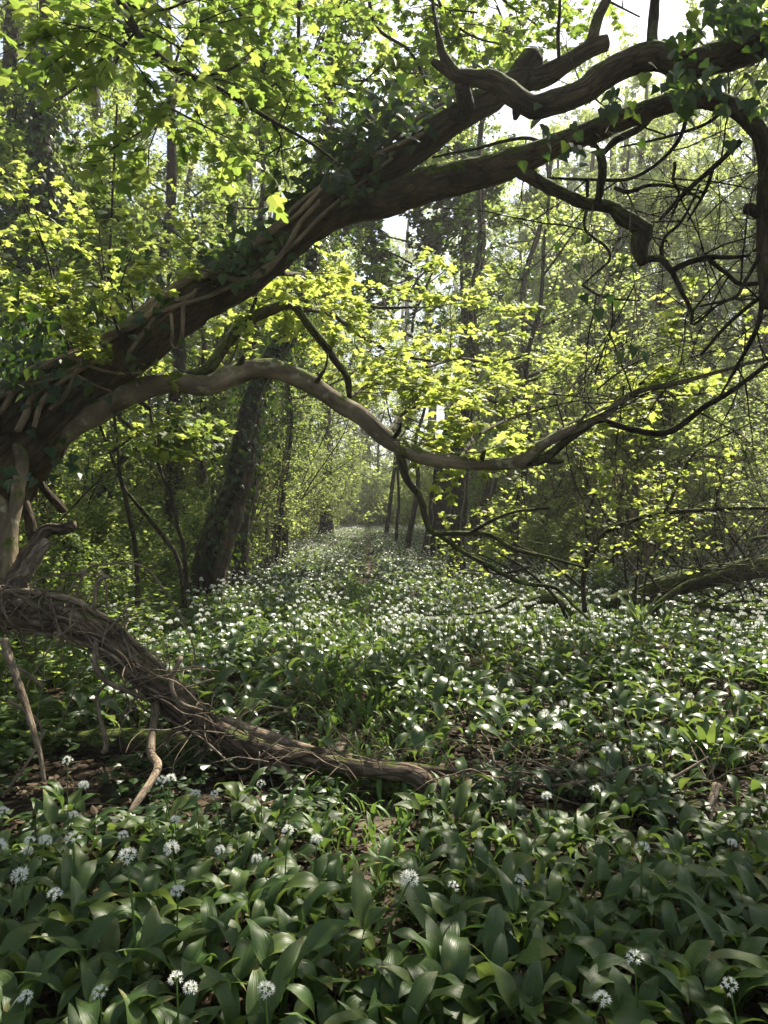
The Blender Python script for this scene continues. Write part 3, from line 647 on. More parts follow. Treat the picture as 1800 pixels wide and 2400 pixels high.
# the twisted stems that run on along the ground
for k, rows in enumerate([[(505, 1705, 3.4, 40), (570, 1742, 3.36, 46), (651, 1763, 3.34, 36), (760, 1785, 3.3, 34), (868, 1804, 3.26, 36), (954, 1812, 3.24, 46), (992, 1832, 3.22, 48), (1018, 1870, 3.2, 40)],
                          [(520, 1690, 3.46, 30), (610, 1722, 3.44, 34), (700, 1752, 3.4, 28), (770, 1772, 3.36, 26), (800, 1778, 3.34, 14)],
                          [(560, 1775, 3.36, 26), (640, 1790, 3.34, 24), (700, 1770, 3.28, 22), (760, 1755, 3.3, 16)],
                          [(830, 1795, 3.3, 22), (900, 1790, 3.3, 20), (980, 1800, 3.28, 20), (1040, 1806, 3.28, 16), (1100, 1806, 3.28, 8)],
                          [(660, 1800, 3.3, 26), (690, 1830, 3.26, 24), (705, 1860, 3.24, 20)]]):
    p, r = trace(rows); b = MB(); tube(b, p, r, 16, .02, .16, 14, seed=80 + k); part(b, 'root' if k != 1 else 'vine_stem', M['log' if k != 1 else 'vine'], fallen)
for k, rows in enumerate([[(425, 1540, 3.45, 12), (402, 1600, 3.4, 11), (420, 1650, 3.38, 14), (450, 1625, 3.4, 0)][:3] + [(470, 1668, 3.35, 8)],
                          [(228, 1500, 3.5, 14), (225, 1560, 3.42, 14), (250, 1600, 3.4, 13), (300, 1625, 3.4, 12), (355, 1645, 3.42, 9)],
                          [(365, 1650, 3.4, 20), (362, 1700, 3.32, 18), (358, 1760, 3.2, 20), (373, 1790, 3.1, 20), (355, 1830, 3.0, 18), (325, 1880, 2.9, 17), (305, 1915, 2.85, 14)],
                          [(10, 1500, 3.3, 20), (40, 1600, 3.2, 18), (70, 1690, 3.1, 15), (92, 1760, 3.05, 12), (105, 1830, 3.0, 8)],
                          [(30, 1560, 3.3, 9), (70, 1590, 3.3, 10), (100, 1612, 3.3, 8)], [(20, 1640, 3.2, 8), (75, 1680, 3.2, 10), (95, 1720, 3.2, 7), (60, 1790, 3.1, 6), (5, 1870, 3.0, 8)],
                          [(255, 1600, 3.4, 8), (230, 1640, 3.4, 8), (248, 1740, 3.35, 12), (240, 1760, 3.35, 12)]]):
    p, r = trace(rows); b = MB(); tube(b, p, r, 9, .025, .12, 20, wander=.015, seed=90 + k); part(b, 'hanging_stem', M['vine'], fallen)
# long pale vine arcs above it
b = MB()
for rows in ([(160, 1395, 3.6, 5), (190, 1345, 3.6, 6), (240, 1325, 3.6, 6), (330, 1325, 3.6, 5), (390, 1385, 3.6, 5), (450, 1500, 3.6, 4), (460, 1580, 3.6, 4)],
             [(290, 1440, 3.5, 4), (310, 1410, 3.5, 5), (350, 1408, 3.5, 3)], [(300, 1430, 3.5, 4), (288, 1490, 3.5, 4), (262, 1530, 3.5, 3)], [(180, 1400, 3.6, 6), (195, 1350, 3.6, 6), (215, 1325, 3.6, 5), (225, 1320, 3.6, 3)],
             [(235, 1330, 3.6, 4), (250, 1370, 3.6, 5), (252, 1420, 3.6, 4)], [(80, 1360, 3.6, 4), (130, 1345, 3.6, 5), (190, 1342, 3.6, 5), (250, 1348, 3.6, 4), (300, 1360, 3.6, 3)],
             [(255, 1520, 3.5, 5), (310, 1512, 3.5, 5), (360, 1530, 3.5, 4), (385, 1560, 3.5, 3)], [(330, 1640, 3.4, 5), (420, 1620, 3.4, 5), (500, 1590, 3.4, 4)], [(430, 1570, 3.5, 6), (470, 1565, 3.5, 5), (500, 1580, 3.5, 3)],
             [(222, 1430, 3.55, 10), (225, 1370, 3.55, 10), (240, 1352, 3.55, 8), (255, 1352, 3.55, 4)], [(380, 1680, 3.35, 4), (470, 1730, 3.3, 5), (560, 1800, 3.25, 5), (610, 1770, 3.25, 4), (680, 1720, 3.3, 4)], [(30, 1390, 3.5, 8), (70, 1410, 3.5, 8), (120, 1440, 3.5, 7), (190, 1460, 3.5, 4)]):
    p, r = trace(rows); tube(b, p, r, 6, .03, .1, 20, wander=.015, seed=len(rows))
for k in range(70):
    q = at(rng.uniform(450, 1000), 0, 3.35); px = rng.uniform(430, 960); q = at(px, np.interp(px, [430, 600, 960], [1690, 1765, 1815]) + rng.normal(0, 22), 3.35 + rng.normal(0, .08)); d = unit(np.array((rng.normal(0, 1), rng.normal(0, .4), rng.normal(.1, .4)))); L = rng.uniform(.12, .45); pts = [q]
    for s in range(5):
        d = unit(d + rng.normal(0, .25, 3) + np.array((.03, 0, -.08))); pts.append(pts[-1] + d * L / 5)
    tube(b, np.array(pts), np.linspace(.0035, .0015, 6), 5, .03)
part(b, 'vine_tangle', M['vine'], fallen)
b = MB()
for k in range(26):
    q = at(1000 + rng.normal(0, 14), 1838 + rng.normal(0, 16), 3.2 + rng.normal(0, .02)); d = np.array((rng.uniform(.5, 1.2), rng.normal(-.2, .3), rng.normal(-.15, .35))); L = rng.uniform(.06, .22)
    tube(b, [q, q + unit(d) * L * .5, q + unit(d + rng.normal(0, .2, 3)) * L], [rng.uniform(.004, .012), .005, .001], 5, None)
part(b, 'splinters', M['log'], fallen)
# dark mossy log lying under it
ml = thing('mossy_log', 'dark mossy log lying flat on the soil beneath the twisted fallen trunk', 'log', (-.5, 3.5, .05))
limb('log', [(120, 1735, 3.75, 40), (260, 1738, 3.7, 62), (400, 1755, 3.6, 80), (488, 1772, 3.55, 88), (600, 1795, 3.5, 92), (720, 1818, 3.42, 92), (860, 1838, 3.36, 88), (980, 1850, 3.32, 86), (1070, 1856, 3.3, 72), (1110, 1858, 3.3, 40)], 'bark_mossy', ml, 24, .03, .16, 7, 14)
# low log to the right with dry vines, bramble heap, sticks
rl = thing('buried_log', 'low log sunk in the soil under dry vines beyond the end of the mossy log', 'log', (.9, 3.35, .05))
limb('log', [(1090, 1872, 3.42, 30), (1180, 1868, 3.4, 60), (1300, 1872, 3.36, 66), (1442, 1885, 3.3, 60), (1600, 1905, 3.2, 62), (1760, 1925, 3.1, 60), (1900, 1940, 3.05, 50)], 'log', rl, 20, .03, .2, 8, 15)
b = MB()
for k in range(85):
    px = rng.uniform(1080, 1800); q = at(px, np.interp(px, [1080, 1400, 1800], [1835, 1850, 1885]) + rng.normal(0, 18), 3.3 + rng.normal(0, .1)); d = unit(np.array((rng.normal(0, 1), rng.normal(0, .35), rng.normal(.05, .3)))); L = rng.uniform(.15, .5); pts = [q]
    for s in range(5):
        d = unit(d + rng.normal(0, .25, 3) + np.array((0, 0, -.06))); pts.append(pts[-1] + d * L / 5)
    tube(b, np.array(pts), np.linspace(.005, .002, 6), 5, .03)
for rows in ([(1236, 1845, 3.25, 9), (1330, 1838, 3.2, 9), (1400, 1822, 3.2, 9), (1465, 1804, 3.2, 8), (1530, 1790, 3.25, 5)], [(1500, 1835, 3.2, 8), (1560, 1832, 3.2, 8), (1605, 1812, 3.2, 7), (1660, 1778, 3.25, 5)], [(1330, 1825, 3.3, 6), (1350, 1780, 3.3, 6), (1380, 1755, 3.3, 4)]):
    p, r = trace(rows); tube(b, p, r, 7, .03, .1, 20, wander=.012)
part(b, 'vine_tangle', M['vine'], rl)
def stick(name, label, cat, rows, mat, sides=12):
    b = MB(); p, r = trace(rows); tube(b, p, r, sides, .02, .2, 18, wander=.01, seed=rows[0][0] * .1)
    return tag(part(b, name, M[mat], None), label, cat)
stick('dead_stick', 'black upright dead stick rising from the low log among dry vines', 'stick', [(1462, 1770, 3.3, 14), (1466, 1800, 3.25, 18), (1472, 1840, 3.2, 20), (1488, 1880, 3.1, 22), (1515, 1930, 3.0, 22), (1530, 1970, 2.95, 16)], 'bark_dark')
stick('dead_stick', 'pale barkless dead stick leaning down from the low log', 'stick', [(1680, 1840, 3.05, 20), (1672, 1870, 3.0, 18), (1664, 1910, 2.95, 16), (1662, 1960, 2.9, 14)], 'dead_wood')
stick('dead_stick', 'brown stick half buried in the leaves beside the pale one', 'stick', [(1780, 1880, 3.0, 14), (1740, 1930, 2.95, 16), (1700, 2000, 2.85, 12)], 'bark')
stick('dead_stick', 'short dark stick lying on the sunlit garlic left of the path', 'stick', [(805, 1378, 9.0, 9), (780, 1392, 8.9, 8), (755, 1402, 8.8, 6)], 'bark_dark', 8)
# broken snag beside the fallen trunk
sn = thing('broken_snag', 'pale broken snag with a hooked end behind the vine covered trunk', 'dead tree', (-2.1, 3.9, .2))
b = MB()
p, r = trace([(20, 1420, 3.9, 60), (60, 1310, 3.9, 40), (80, 1280, 3.9, 34), (100, 1250, 3.9, 30), (118, 1238, 3.9, 28), (150, 1240, 3.88, 22), (172, 1232, 3.86, 24), (178, 1240, 3.86, 10)]); tube(b, p, r, 18, .02, .25, 12, ridge=.08, seed=6); part(b, 'trunk', M['log'], sn)
b = MB(); p, r = trace([(40, 1370, 3.85, 40), (70, 1325, 3.85, 34), (95, 1290, 3.85, 30), (112, 1268, 3.85, 22)]); tube(b, p, r, 16, .02, .25, 12, ridge=.1, seed=8); part(b, 'branch', M['dead_wood'], sn)

# ------------------------------------------------------------------ the limb reaching in from the right, ivy on it
rng = np.random.default_rng(31)
oh = thing('overhanging_tree', 'heavy dark limb reaching in above the leaning trunk, dark ivy on its thick end', 'tree', (3.4, 3.6, 0))
base = np.array((3.5, 3.9, -.1))
b = MB(); tube(b, [base, base + (.05, .05, 1.2), base + (-.1, 0, 2.4), base + (-.2, -.1, 3.6), base + (-.1, .1, 6.0), base + (.2, .3, 9)], [.32, .26, .24, .22, .16, .07], 24, .06, .14, 5, seed=2); part(b, 'trunk', M['bark'], oh)
LA = [(1030, 92, 3.55, 18), (1034, 118, 3.55, 20), (1050, 150, 3.55, 24), (1070, 178, 3.55, 32), (1100, 181, 3.55, 36), (1160, 192, 3.55, 46), (1204, 222, 3.52, 52), (1247, 250, 3.5, 54), (1307, 239, 3.5, 56), (1372, 212, 3.48, 58), (1415, 176, 3.46, 60), (1486, 143, 3.44, 62), (1540, 134, 3.42, 64), (1600, 152, 3.4, 64), (1687, 132, 3.4, 74), (1800, 90, 3.4, 80), (1960, 30, 3.4, 86), (2250, -80, 3.5, 96)]
p, r = trace(LA); p = np.vstack([p, base + (-.15, -.05, 3.1)]); r = np.append(r, .13)
b = MB(); tube(b, p, r, 24, .025, .15, 9, seed=12); part(b, 'limb', M['bark_maple'], oh)
limb('branch', [(1072, 182, 3.55, 26), (1050, 168, 3.55, 24), (1030, 155, 3.55, 20), (1014, 143, 3.55, 14)], 'bark_maple', oh, 12, seed=13)
limb('branch', [(1215, 240, 3.5, 30), (1210, 268, 3.5, 20), (1207, 280, 3.5, 10)], 'bark_dark', oh, 12, seed=14)
limb('branch', [(1536, 135, 3.42, 30), (1528, 90, 3.45, 26), (1532, 40, 3.5, 24), (1535, 0, 3.5, 22), (1540, -70, 3.55, 18)], 'bark_dark', oh, 12, seed=16)
limb('branch', [(1310, 140, 3.7, 9), (1308, 80, 3.7, 9), (1312, 20, 3.7, 8), (1310, -60, 3.7, 7)], 'bark_dark', oh, 8, seed=17)
limb('branch', [(1030, 98, 3.55, 14), (1022, 60, 3.55, 10), (1015, 10, 3.6, 8), (1010, -60, 3.6, 6)], 'bark_dark', oh, 8, seed=18)
lv = Leaves()
for (px, py, d, n, s) in ((1710, 10, 3.2, 75, 55), (1770, 50, 3.2, 40, 40), (1660, 200, 3.2, 30, 40), (1620, 215, 3.3, 16, 30), (1450, 240, 3.3, 14, 25), (1300, 300, 3.5, 12, 40), (1590, 120, 3.3, 24, 30), (1560, 190, 3.3, 10, 30), (1780, 250, 3.3, 16, 30)):
    for _ in range(n):
        lv.add(at(px + rng.normal(0, s), py + rng.normal(0, s * .8), d + rng.normal(0, .1)), (rng.normal(0, .5), rng.normal(-.1, .3), -.9), (rng.normal(0, .6), -.9, .3), rng.uniform(.042, .075))
# single leaves hanging on thin trailing stems
trail = MB()
for rows in ([(1390, 480, 3.4, 4), (1380, 520, 3.4, 3), (1375, 560, 3.4, 3)], [(1480, 480, 3.4, 3), (1475, 560, 3.4, 3), (1482, 615, 3.4, 3)], [(1400, 560, 3.4, 3), (1420, 640, 3.4, 3), (1400, 720, 3.4, 3)], [(1480, 615, 3.4, 3), (1490, 700, 3.4, 3), (1500, 790, 3.4, 2)]):
    p, r = trace(rows); tube(trail, p, r, 5, .04, wander=.02)
for px, py, s in ((1352, 618, .055), (1382, 555, .05), (1466, 600, .05), (1484, 620, .058), (1368, 690, .055), (1432, 690, .055), (1402, 722, .07), (1455, 825, .06), (1487, 812, .06), (1515, 825, .065), (1447, 705, .045), (1310, 570, .045), (1712, 328, .075), (1500, 330, .05)):
    lv.add(at(px, py, 3.4), (rng.normal(0, .4), 0, -1), (rng.normal(0, .5), -1, .2), s)
crown_on(np.random.default_rng(37), oh, lambda z: base + (.05, .1, z), 9.5, 3.2, 'spring', leaves=16, size=.085, n=15, z0=4.4)  # high crown, mostly above the view, added to cast shade on the garlic
part(trail, 'ivy_stem', M['vine'], oh)
b = MB(); lv.flush(b, IVY); part(b, 'ivy_leaves', M['ivy'], oh, False)

# ------------------------------------------------------------------ sycamore branch hanging in at the top
rng = np.random.default_rng(41)
sy = thing('sycamore', 'sycamore whose curved branch hangs down with big lime green lobed leaves', 'tree', (-2.7, 3.0, 0))
base = np.array((-2.9, 3.0, -.1))
b = MB(); tube(b, [base, base + (.1, 0, 2), base + (.2, .1, 4), base + (.3, 0, 7), base + (.2, .2, 10)], [.2, .17, .15, .12, .05], 18, .08, .1, 5, seed=5); part(b, 'trunk', M['bark'], sy)
rows = [(150, -330, 2.9, 40), (225, -180, 2.9, 32), (265, -60, 2.9, 26), (282, 0, 2.9, 23), (305, 50, 2.9, 22), (345, 105, 2.9, 20), (400, 155, 2.95, 18), (460, 185, 3.0, 16), (515, 210, 3.05, 14), (580, 248, 3.1, 11), (650, 290, 3.15, 9), (720, 330, 3.2, 7), (790, 380, 3.25, 4)]
p, r = trace(rows); p = np.vstack([base + (.3, 0, 5.2), p]); r = np.append(.06, r)
b = MB(); tube(b, p, r, 12, .03, .1, 14, seed=3); part(b, 'branch', M['bark_dark'], sy)
wood = MB(); lv = Leaves()
SB = [[(410, 160, 3.0, 7), (420, 120, 3.0, 6), (460, 60, 3.1, 5), (520, 0, 3.2, 4)], [(460, 185, 3.0, 7), (560, 150, 3.1, 6), (640, 60, 3.2, 5), (690, -20, 3.2, 4)], [(530, 220, 3.05, 7), (640, 200, 3.2, 6), (740, 130, 3.3, 6), (800, 30, 3.4, 5), (840, -60, 3.4, 4)],
      [(580, 250, 3.1, 7), (700, 250, 3.2, 6), (800, 230, 3.3, 5), (900, 150, 3.4, 4)], [(640, 290, 3.15, 6), (660, 330, 3.2, 5), (640, 380, 3.2, 4)], [(282, 0, 2.9, 8), (330, 20, 3.0, 6), (400, 20, 3.1, 5), (470, -20, 3.2, 4)],
      [(500, -60, 3.2, 12), (560, 30, 3.2, 11), (600, 100, 3.25, 10), (620, 160, 3.25, 8), (560, 190, 3.2, 4)], [(705, -60, 3.4, 10), (700, 60, 3.4, 9), (705, 140, 3.4, 9), (740, 200, 3.4, 7), (830, 190, 3.5, 5), (950, 190, 3.5, 3)],
      [(860, -60, 3.6, 10), (880, 60, 3.6, 9), (960, 120, 3.6, 7), (1000, 200, 3.6, 5)], [(1000, -60, 3.7, 8), (1050, 40, 3.7, 6), (1120, 90, 3.7, 5), (1220, 110, 3.8, 3)], [(1100, -80, 3.8, 8), (1180, 0, 3.8, 6), (1260, 60, 3.9, 4)], [(950, -80, 3.6, 8), (1020, 10, 3.7, 6), (1120, 30, 3.7, 4)], [(1250, -80, 4, 8), (1400, -10, 4, 6), (1500, 40, 4, 4)], [(1130, -60, 4.2, 7), (1180, 60, 4.2, 5), (1160, 140, 4.2, 3)], [(320, 70, 2.9, 6), (290, 110, 2.9, 5), (270, 150, 2.9, 4)], [(420, 170, 2.95, 6), (400, 230, 2.95, 5), (380, 290, 2.95, 4)]]
for rows in SB: sprays(rng, wood, lv, [(a, c, d + max(0, (a - 380) * .0042) if d < 3.4 else d + 1.6, t) for a, c, d, t in rows], 6, L=.5, size=.062, nl=9, spread=.6, down=-.08)
part(wood, 'twigs', M['bark_dark'], sy)
b = MB(); lv.flush(b, MAPLE); part(b, 'foliage', M['sycamore'], sy, False)

# ------------------------------------------------------------------ standing trunks drawn in the photograph
def ivy_coat(rng, root, P, R, n, f0, f1, size=.06, thick=.12, stems=4):
    P2, R2 = catmull(P, R, .1); t, u, v = frames_along(P2); lv = Leaves()
    for _ in range(n):
        f = rng.uniform(f0, f1); i = int(f * (len(P2) - 1)); a = rng.uniform(0, 6.283)
        d = u[i] * math.cos(a) + v[i] * math.sin(a)
        cl = .5 + mnoise.noise(Vector((f * 9, math.cos(a), math.sin(a))))
        if rng.random() > .35 + cl * .6: continue
        lv.add(P2[i] + d * (R2[i] + rng.exponential(thick) * (.4 + max(cl, 0))) + rng.normal(0, .03, 3), d * .4 + np.array((0, 0, -.9)) + rng.normal(0, .3, 3), d + rng.normal(0, .4, 3), size * rng.uniform(.6, 1.3))
    b = MB(); lv.flush(b, IVY); part(b, 'ivy', M['ivy'], root, False)
    b = MB()
    for k in range(stems):
        a0 = rng.uniform(0, 6.28); pts = []
        m = int(.8 * len(P2))
        for i in range(m):
            a = a0 + .6 * mnoise.noise(Vector((i * .15, k * 3.7, 2)))
            pts.append(P2[i] + (u[i] * math.cos(a) + v[i] * math.sin(a)) * (R2[i] * 1.03 + .008))
        if pts: tube(b, np.array(pts), np.linspace(.018, .008, len(pts)), 6, None, .1, 10)
    if stems: part(b, 'ivy_stem', M['vine'], root)

def standing(seed, name, label, rows, top_h, mat, ivy=0, ivy_from=.25, crown=True, spread=2.5, leafm='green', thick=.12, nb=9, z0=3.5, leaves=16, size=.1, group=None, lump=.14):
    rng = np.random.default_rng(seed)
    p, r = trace(rows)
    gz = float(ground_z(p[0][0], p[0][1])); p[0][2] = gz - .1
    d = unit(p[-1] - p[-2]); k = 0
    while p[-1][2] < top_h:
        q = p[-1] + np.array((d[0] * .5 + rng.normal(0, .12), d[1] * .5 + rng.normal(0, .12), 1.1)); p = np.vstack([p, q]); r = np.append(r, r[-1] * .86)
    root = thing(name, label, 'tree', (p[0][0], p[0][1], gz), group)
    b = MB(); tube(b, p, r, 22, .1, lump, 3.5, ridge=.07, seed=seed); part(b, 'trunk', M[mat], root)
    if ivy: ivy_coat(rng, root, p, r, ivy, ivy_from, .95, thick=thick)
    if crown:
        top = lambda z: [np.interp(z, p[:, 2], p[:, c]) for c in range(3)]
        crown_on(rng, root, top, top_h, spread, leafm, n=nb, z0=z0, leaves=leaves, size=size)
    return root

# the ivy-clad leaning tree left of the path: two joined stems
lt = standing(51, 'ivy_clad_tree', 'stout ivy clad tree with a split leaning base standing left of the flowery path',
              [(466, 1440, 9.5, 68), (472, 1390, 9.5, 56), (484, 1320, 9.5, 52), (512, 1230, 9.5, 54), (545, 1160, 9.55, 52), (562, 1080, 9.6, 48), (578, 1000, 9.6, 44), (600, 920, 9.7, 40), (640, 840, 9.8, 40), (700, 740, 9.9, 34), (730, 640, 10, 30)], 9, 'bark_dark', ivy=8500, ivy_from=.06, spread=2.0, leafm='green', thick=.2, nb=5, z0=5.5)
p, r = trace([(500, 1436, 9.3, 44), (508, 1380, 9.3, 34), (520, 1320, 9.3, 32), (545, 1240, 9.35, 30), (566, 1170, 9.4, 28), (580, 1110, 9.5, 28), (588, 1040, 9.55, 24), (590, 980, 9.6, 20)])
b = MB(); tube(b, p, r, 20, .06, .2, 5, ridge=.1, seed=71); part(b, 'trunk', M['bark'], lt)
standing(52, 'ivy_clad_tree', 'dark trunk standing close behind the split ivy clad tree', [(560, 1352, 12.5, 44), (562, 1300, 12.5, 34), (575, 1220, 12.5, 30), (590, 1130, 12.5, 26), (600, 1000, 12.5, 22)], 8, 'bark_dark', ivy=1500, spread=1.8, nb=4, z0=5)
standing(53, 'old_tree', 'thick furrowed trunk with dark bark standing right of the path', [(1012, 1300, 19, 66), (1022, 1265, 19, 54), (1030, 1215, 19, 52), (1036, 1145, 19, 50), (1055, 1040, 19, 44), (1080, 940, 19, 38), (1085, 863, 19, 34), (1095, 754, 19, 30), (1092, 650, 19, 26)], 14, 'bark_dark', ivy=3500, ivy_from=.3, spread=2.6, thick=.35, z0=7, nb=6, leafm='spring')
_o = bpy.data.objects['old_tree']
crown_on(np.random.default_rng(531), _o, lambda z: (_o.location.x - .5, _o.location.y, z), 12, 3.0, 'ivy', leaves=30, size=.14, n=22, z0=5.2, tmpl=IVY)
standing(54, 'ivy_clad_tree', 'ivy clad trunk growing beside the thick furrowed trunk', [(1070, 1362, 14, 50), (1070, 1310, 14, 38), (1074, 1242, 14, 36), (1079, 1134, 14, 34), (1090, 1000, 14, 28), (1110, 850, 14, 24)], 10, 'bark_dark', ivy=2600, ivy_from=.05, spread=1.6, thick=.16, z0=6.5, nb=4, leafm='spring')
standing(55, 'ivy_clad_tree', 'slender leaning ivy trunk third along from the furrowed trunk', [(1115, 1325, 17, 34), (1120, 1285, 17, 28), (1133, 1205, 17, 26), (1152, 1130, 17, 24), (1190, 1000, 17, 20)], 9, 'bark', ivy=1500, ivy_from=.1, spread=1.8, nb=4, z0=5)
standing(56, 'slim_tree', 'slim dark trunk standing alone in white garlic right of the furrowed trunk', [(1206, 1362, 13, 22), (1206, 1300, 13, 18), (1209, 1215, 13, 17), (1225, 1130, 13, 15), (1240, 1000, 13, 13)], 8, 'bark_dark', spread=1.4, leafm='spring', nb=5, z0=3.6, leaves=10)
standing(57, 'slim_tree', 'thin leaning trunk at the far end of the path', [(902, 1252, 32, 11), (912, 1200, 32, 9), (918, 1150, 32, 9), (930, 1050, 32, 8)], 9, 'bark_dark', spread=1.6, leafm='spring', nb=3, z0=4)
standing(58, 'slim_tree', 'short dark pole standing between the path end and the furrowed trunk', [(928, 1275, 27, 9), (931, 1220, 27, 7), (935, 1180, 27, 7), (932, 1100, 27, 6)], 7, 'bark_dark', spread=1.4, leafm='spring', nb=3, z0=3.6)
standing(59, 'slim_tree', 'curved brown sapling trunk just in front of the furrowed trunk', [(950, 1285, 22, 16), (962, 1240, 22, 13), (972, 1190, 22, 12), (980, 1120, 22, 10)], 6, 'bark', spread=1.4, leafm='spring', nb=4, z0=2.8)
standing(60, 'ivy_clad_tree', 'dark double trunk in shade beyond the left edge of the path', [(640, 1312, 17, 24), (648, 1270, 17, 20), (655, 1200, 17, 18), (665, 1120, 17, 16), (680, 1000, 17, 14)], 8, 'bark_dark', ivy=1500, ivy_from=.1, spread=2.4)
for k, (rows, lab) in enumerate((([(627, 1322, 15.5, 14), (628, 1280, 15.5, 11), (626, 1250, 15.5, 11), (627, 1238, 15.5, 8)], 'pale bare broken stump at the left edge of the garlic'), ([(668, 1290, 18, 18), (669, 1250, 18, 14), (671, 1225, 18, 11), (668, 1215, 18, 4)], 'dark jagged stump further along the left edge of the path'))):
    p, r = trace(rows); b = MB(); p[0][2] = -.05; tube(b, p, r, 12, .04, .2, 10); tag(part(b, 'stump', M['bark_pole' if k == 0 else 'bark_dark'], None), lab, 'stump')
for k, (rows, lab) in enumerate((([(325, 1345, 7.6, 14), (320, 1310, 7.6, 11), (309, 1240, 7.6, 10), (300, 1200, 7.6, 10), (293, 1161, 7.6, 9), (283, 1123, 7.6, 8), (275, 1040, 7.6, 7)], 'thin upright sapling behind the vine covered trunk'),
                                  ([(440, 1350, 8.2, 13), (432, 1295, 8.2, 10), (418, 1242, 8.2, 9), (408, 1190, 8.2, 9), (398, 1150, 8.2, 8), (370, 1080, 8.2, 7)], 'bent sapling just left of the split ivy clad tree'),
                                  ([(436, 1360, 8.0, 12), (420, 1320, 8.0, 10), (380, 1255, 8.0, 10), (340, 1205, 8.0, 9), (308, 1165, 8.0, 8), (280, 1120, 8.0, 6)], 'slanting sapling crossing behind the other two saplings'))):
    standing(70 + k, 'sapling', lab, rows, 4.2, 'bark_dark', spread=.9, leafm='green', nb=7, z0=1.7, leaves=12, size=.075, lump=.08)

# ------------------------------------------------------------------ kinds of background growth, built once and copied
def proto_tree(seed, h, r0, spread, leafm, n, z0, ivy=0, leaves=16, size=.12, lean_=.4, tmpl=MAPLE3, bark='bark', name='woodland_tree'):
    rng = np.random.default_rng(seed)
    root = thing(name, 'x', 'tree')
    zs = np.linspace(-.15, h, 9); k = rng.normal(0, lean_, 2)
    p = np.array([(k[0] * (max(z, 0) / h) ** 1.5 + rng.normal(0, .08), k[1] * (max(z, 0) / h) ** 1.5 + rng.normal(0, .08), z) for z in zs]); r = r0 * (1.15 - zs / h) ** .9 + .01; r[0] *= 1.35
    b = MB(); tube(b, p, r, 14, .15, .14, 3, ridge=.05, seed=seed); part(b, 'trunk', M[bark], root)
    if ivy: ivy_coat(rng, root, p, r, ivy, .03, .6, size=.09, thick=.22, stems=2)
    top = lambda z: [np.interp(z, p[:, 2], p[:, c]) for c in range(3)]
    crown_on(rng, root, top, h, spread, leafm, leaves=leaves, size=size, n=n, z0=z0, tmpl=tmpl, bark=bark)
    return root
def proto_shrub(seed, h, stems, leafm, leaves=18, size=.068, fan=.45, tmpl=MAPLE3, bark='bark_pole', name='hazel_shrub', kids_=(9, 4), r=.022):
    rng = np.random.default_rng(seed)
    root = thing(name, 'x', 'shrub')
    lv = Leaves()
    o = dict(seg=[.35, .25, .15], wander=[.07, .13, .15], trop=[-.02, 0, -.03], sides=[6, 4, 3], kids=list(kids_), ratio=[.3, .5], flat=.35, leaves=leaves, size=size, rmin=.002, jit=.04, tilt=.45, draw=.0022)
    o['from'] = [.27 if h > 3 else .12, .1]
    wood = MB()
    for k in range(stems):
        a = k * 2.4 + rng.uniform(-.3, .3); f = fan * rng.uniform(.2, 1.2)
        grow(rng, wood, lv, (math.cos(a) * .15, math.sin(a) * .15, -.1), (math.cos(a) * f, math.sin(a) * f, 1), h * rng.uniform(.7, 1.1), r * rng.uniform(.7, 1.3), 0, o)
    part(wood, 'stems', M[bark], root)
    b = MB(); lv.flush(b, tmpl); part(b, 'foliage', M[leafm], root, False)
    return root
PT = {}
PT['tall'] = [proto_tree(101, 15, .2, 3.4, 'spring', 12, 4.5, leaves=24, size=.085, bark='bark_dark'), proto_tree(102, 13, .16, 3.0, 'spring', 11, 4.0, ivy=1800, leaves=24, size=.085, bark='bark_dark'), proto_tree(103, 16, .22, 3.6, 'spring', 12, 5.5, leaves=24, size=.085, bark='bark_dark')]
PT['dark'] = [proto_tree(104, 14, .2, 3.0, 'green', 14, 2.5, ivy=6500, leaves=24, size=.1, bark='bark_dark'), proto_tree(105, 13, .18, 3.2, 'green', 14, 2.5, ivy=5000, leaves=24, size=.1, bark='bark_dark')]
PT['mid'] = [proto_tree(121, 9, .09, 2.4, 'spring', 14, 1.6, leaves=20, size=.075, name='understorey_tree'), proto_tree(122, 10, .1, 2.6, 'spring', 14, 2.0, leaves=20, size=.08, name='understorey_tree'), proto_tree(123, 8, .08, 2.2, 'green', 14, 1.6, leaves=20, size=.075, name='understorey_tree', bark='bark_dark')]
PT['shrub'] = [proto_shrub(111, 5.0, 9, 'spring'), proto_shrub(112, 4.2, 10, 'spring', fan=.7), proto_shrub(113, 6.0, 8, 'spring', fan=.35)]
PT['shade'] = [proto_shrub(114, 4.2, 9, 'green', fan=.6, bark='bark_dark', size=.066, name='shade_shrub'), proto_shrub(115, 5.2, 8, 'green', fan=.5, bark='bark_dark', size=.066, name='shade_shrub')]
PT['low'] = [proto_shrub(116, 1.7, 12, 'spring', fan=.9, size=.065, leaves=14, r=.01, name='low_bush', bark='bark', kids_=(7, 3)), proto_shrub(117, 1.5, 12, 'green', fan=1.0, size=.06, leaves=14, r=.01, name='low_bush', bark='bark_dark', kids_=(7, 3))]
used = set()
def place(kind, v, x, y, sc, label, group, rz=None):
    root = PT[kind][v % len(PT[kind])]
    loc = (x, y, float(ground_z(x, y))); rz = random.uniform(0, 6.28) if rz is None else rz
    if root not in used:
        if root not in PARTS: PARTS[root] = [(c, kids(c)) for c in kids(root)]
        used.add(root); root.location = loc; root.rotation_euler = (0, 0, rz); root.scale = (sc,) * 3; tag(root, label, None, group); return root
    return dup(root, loc, rz, sc, label, group)
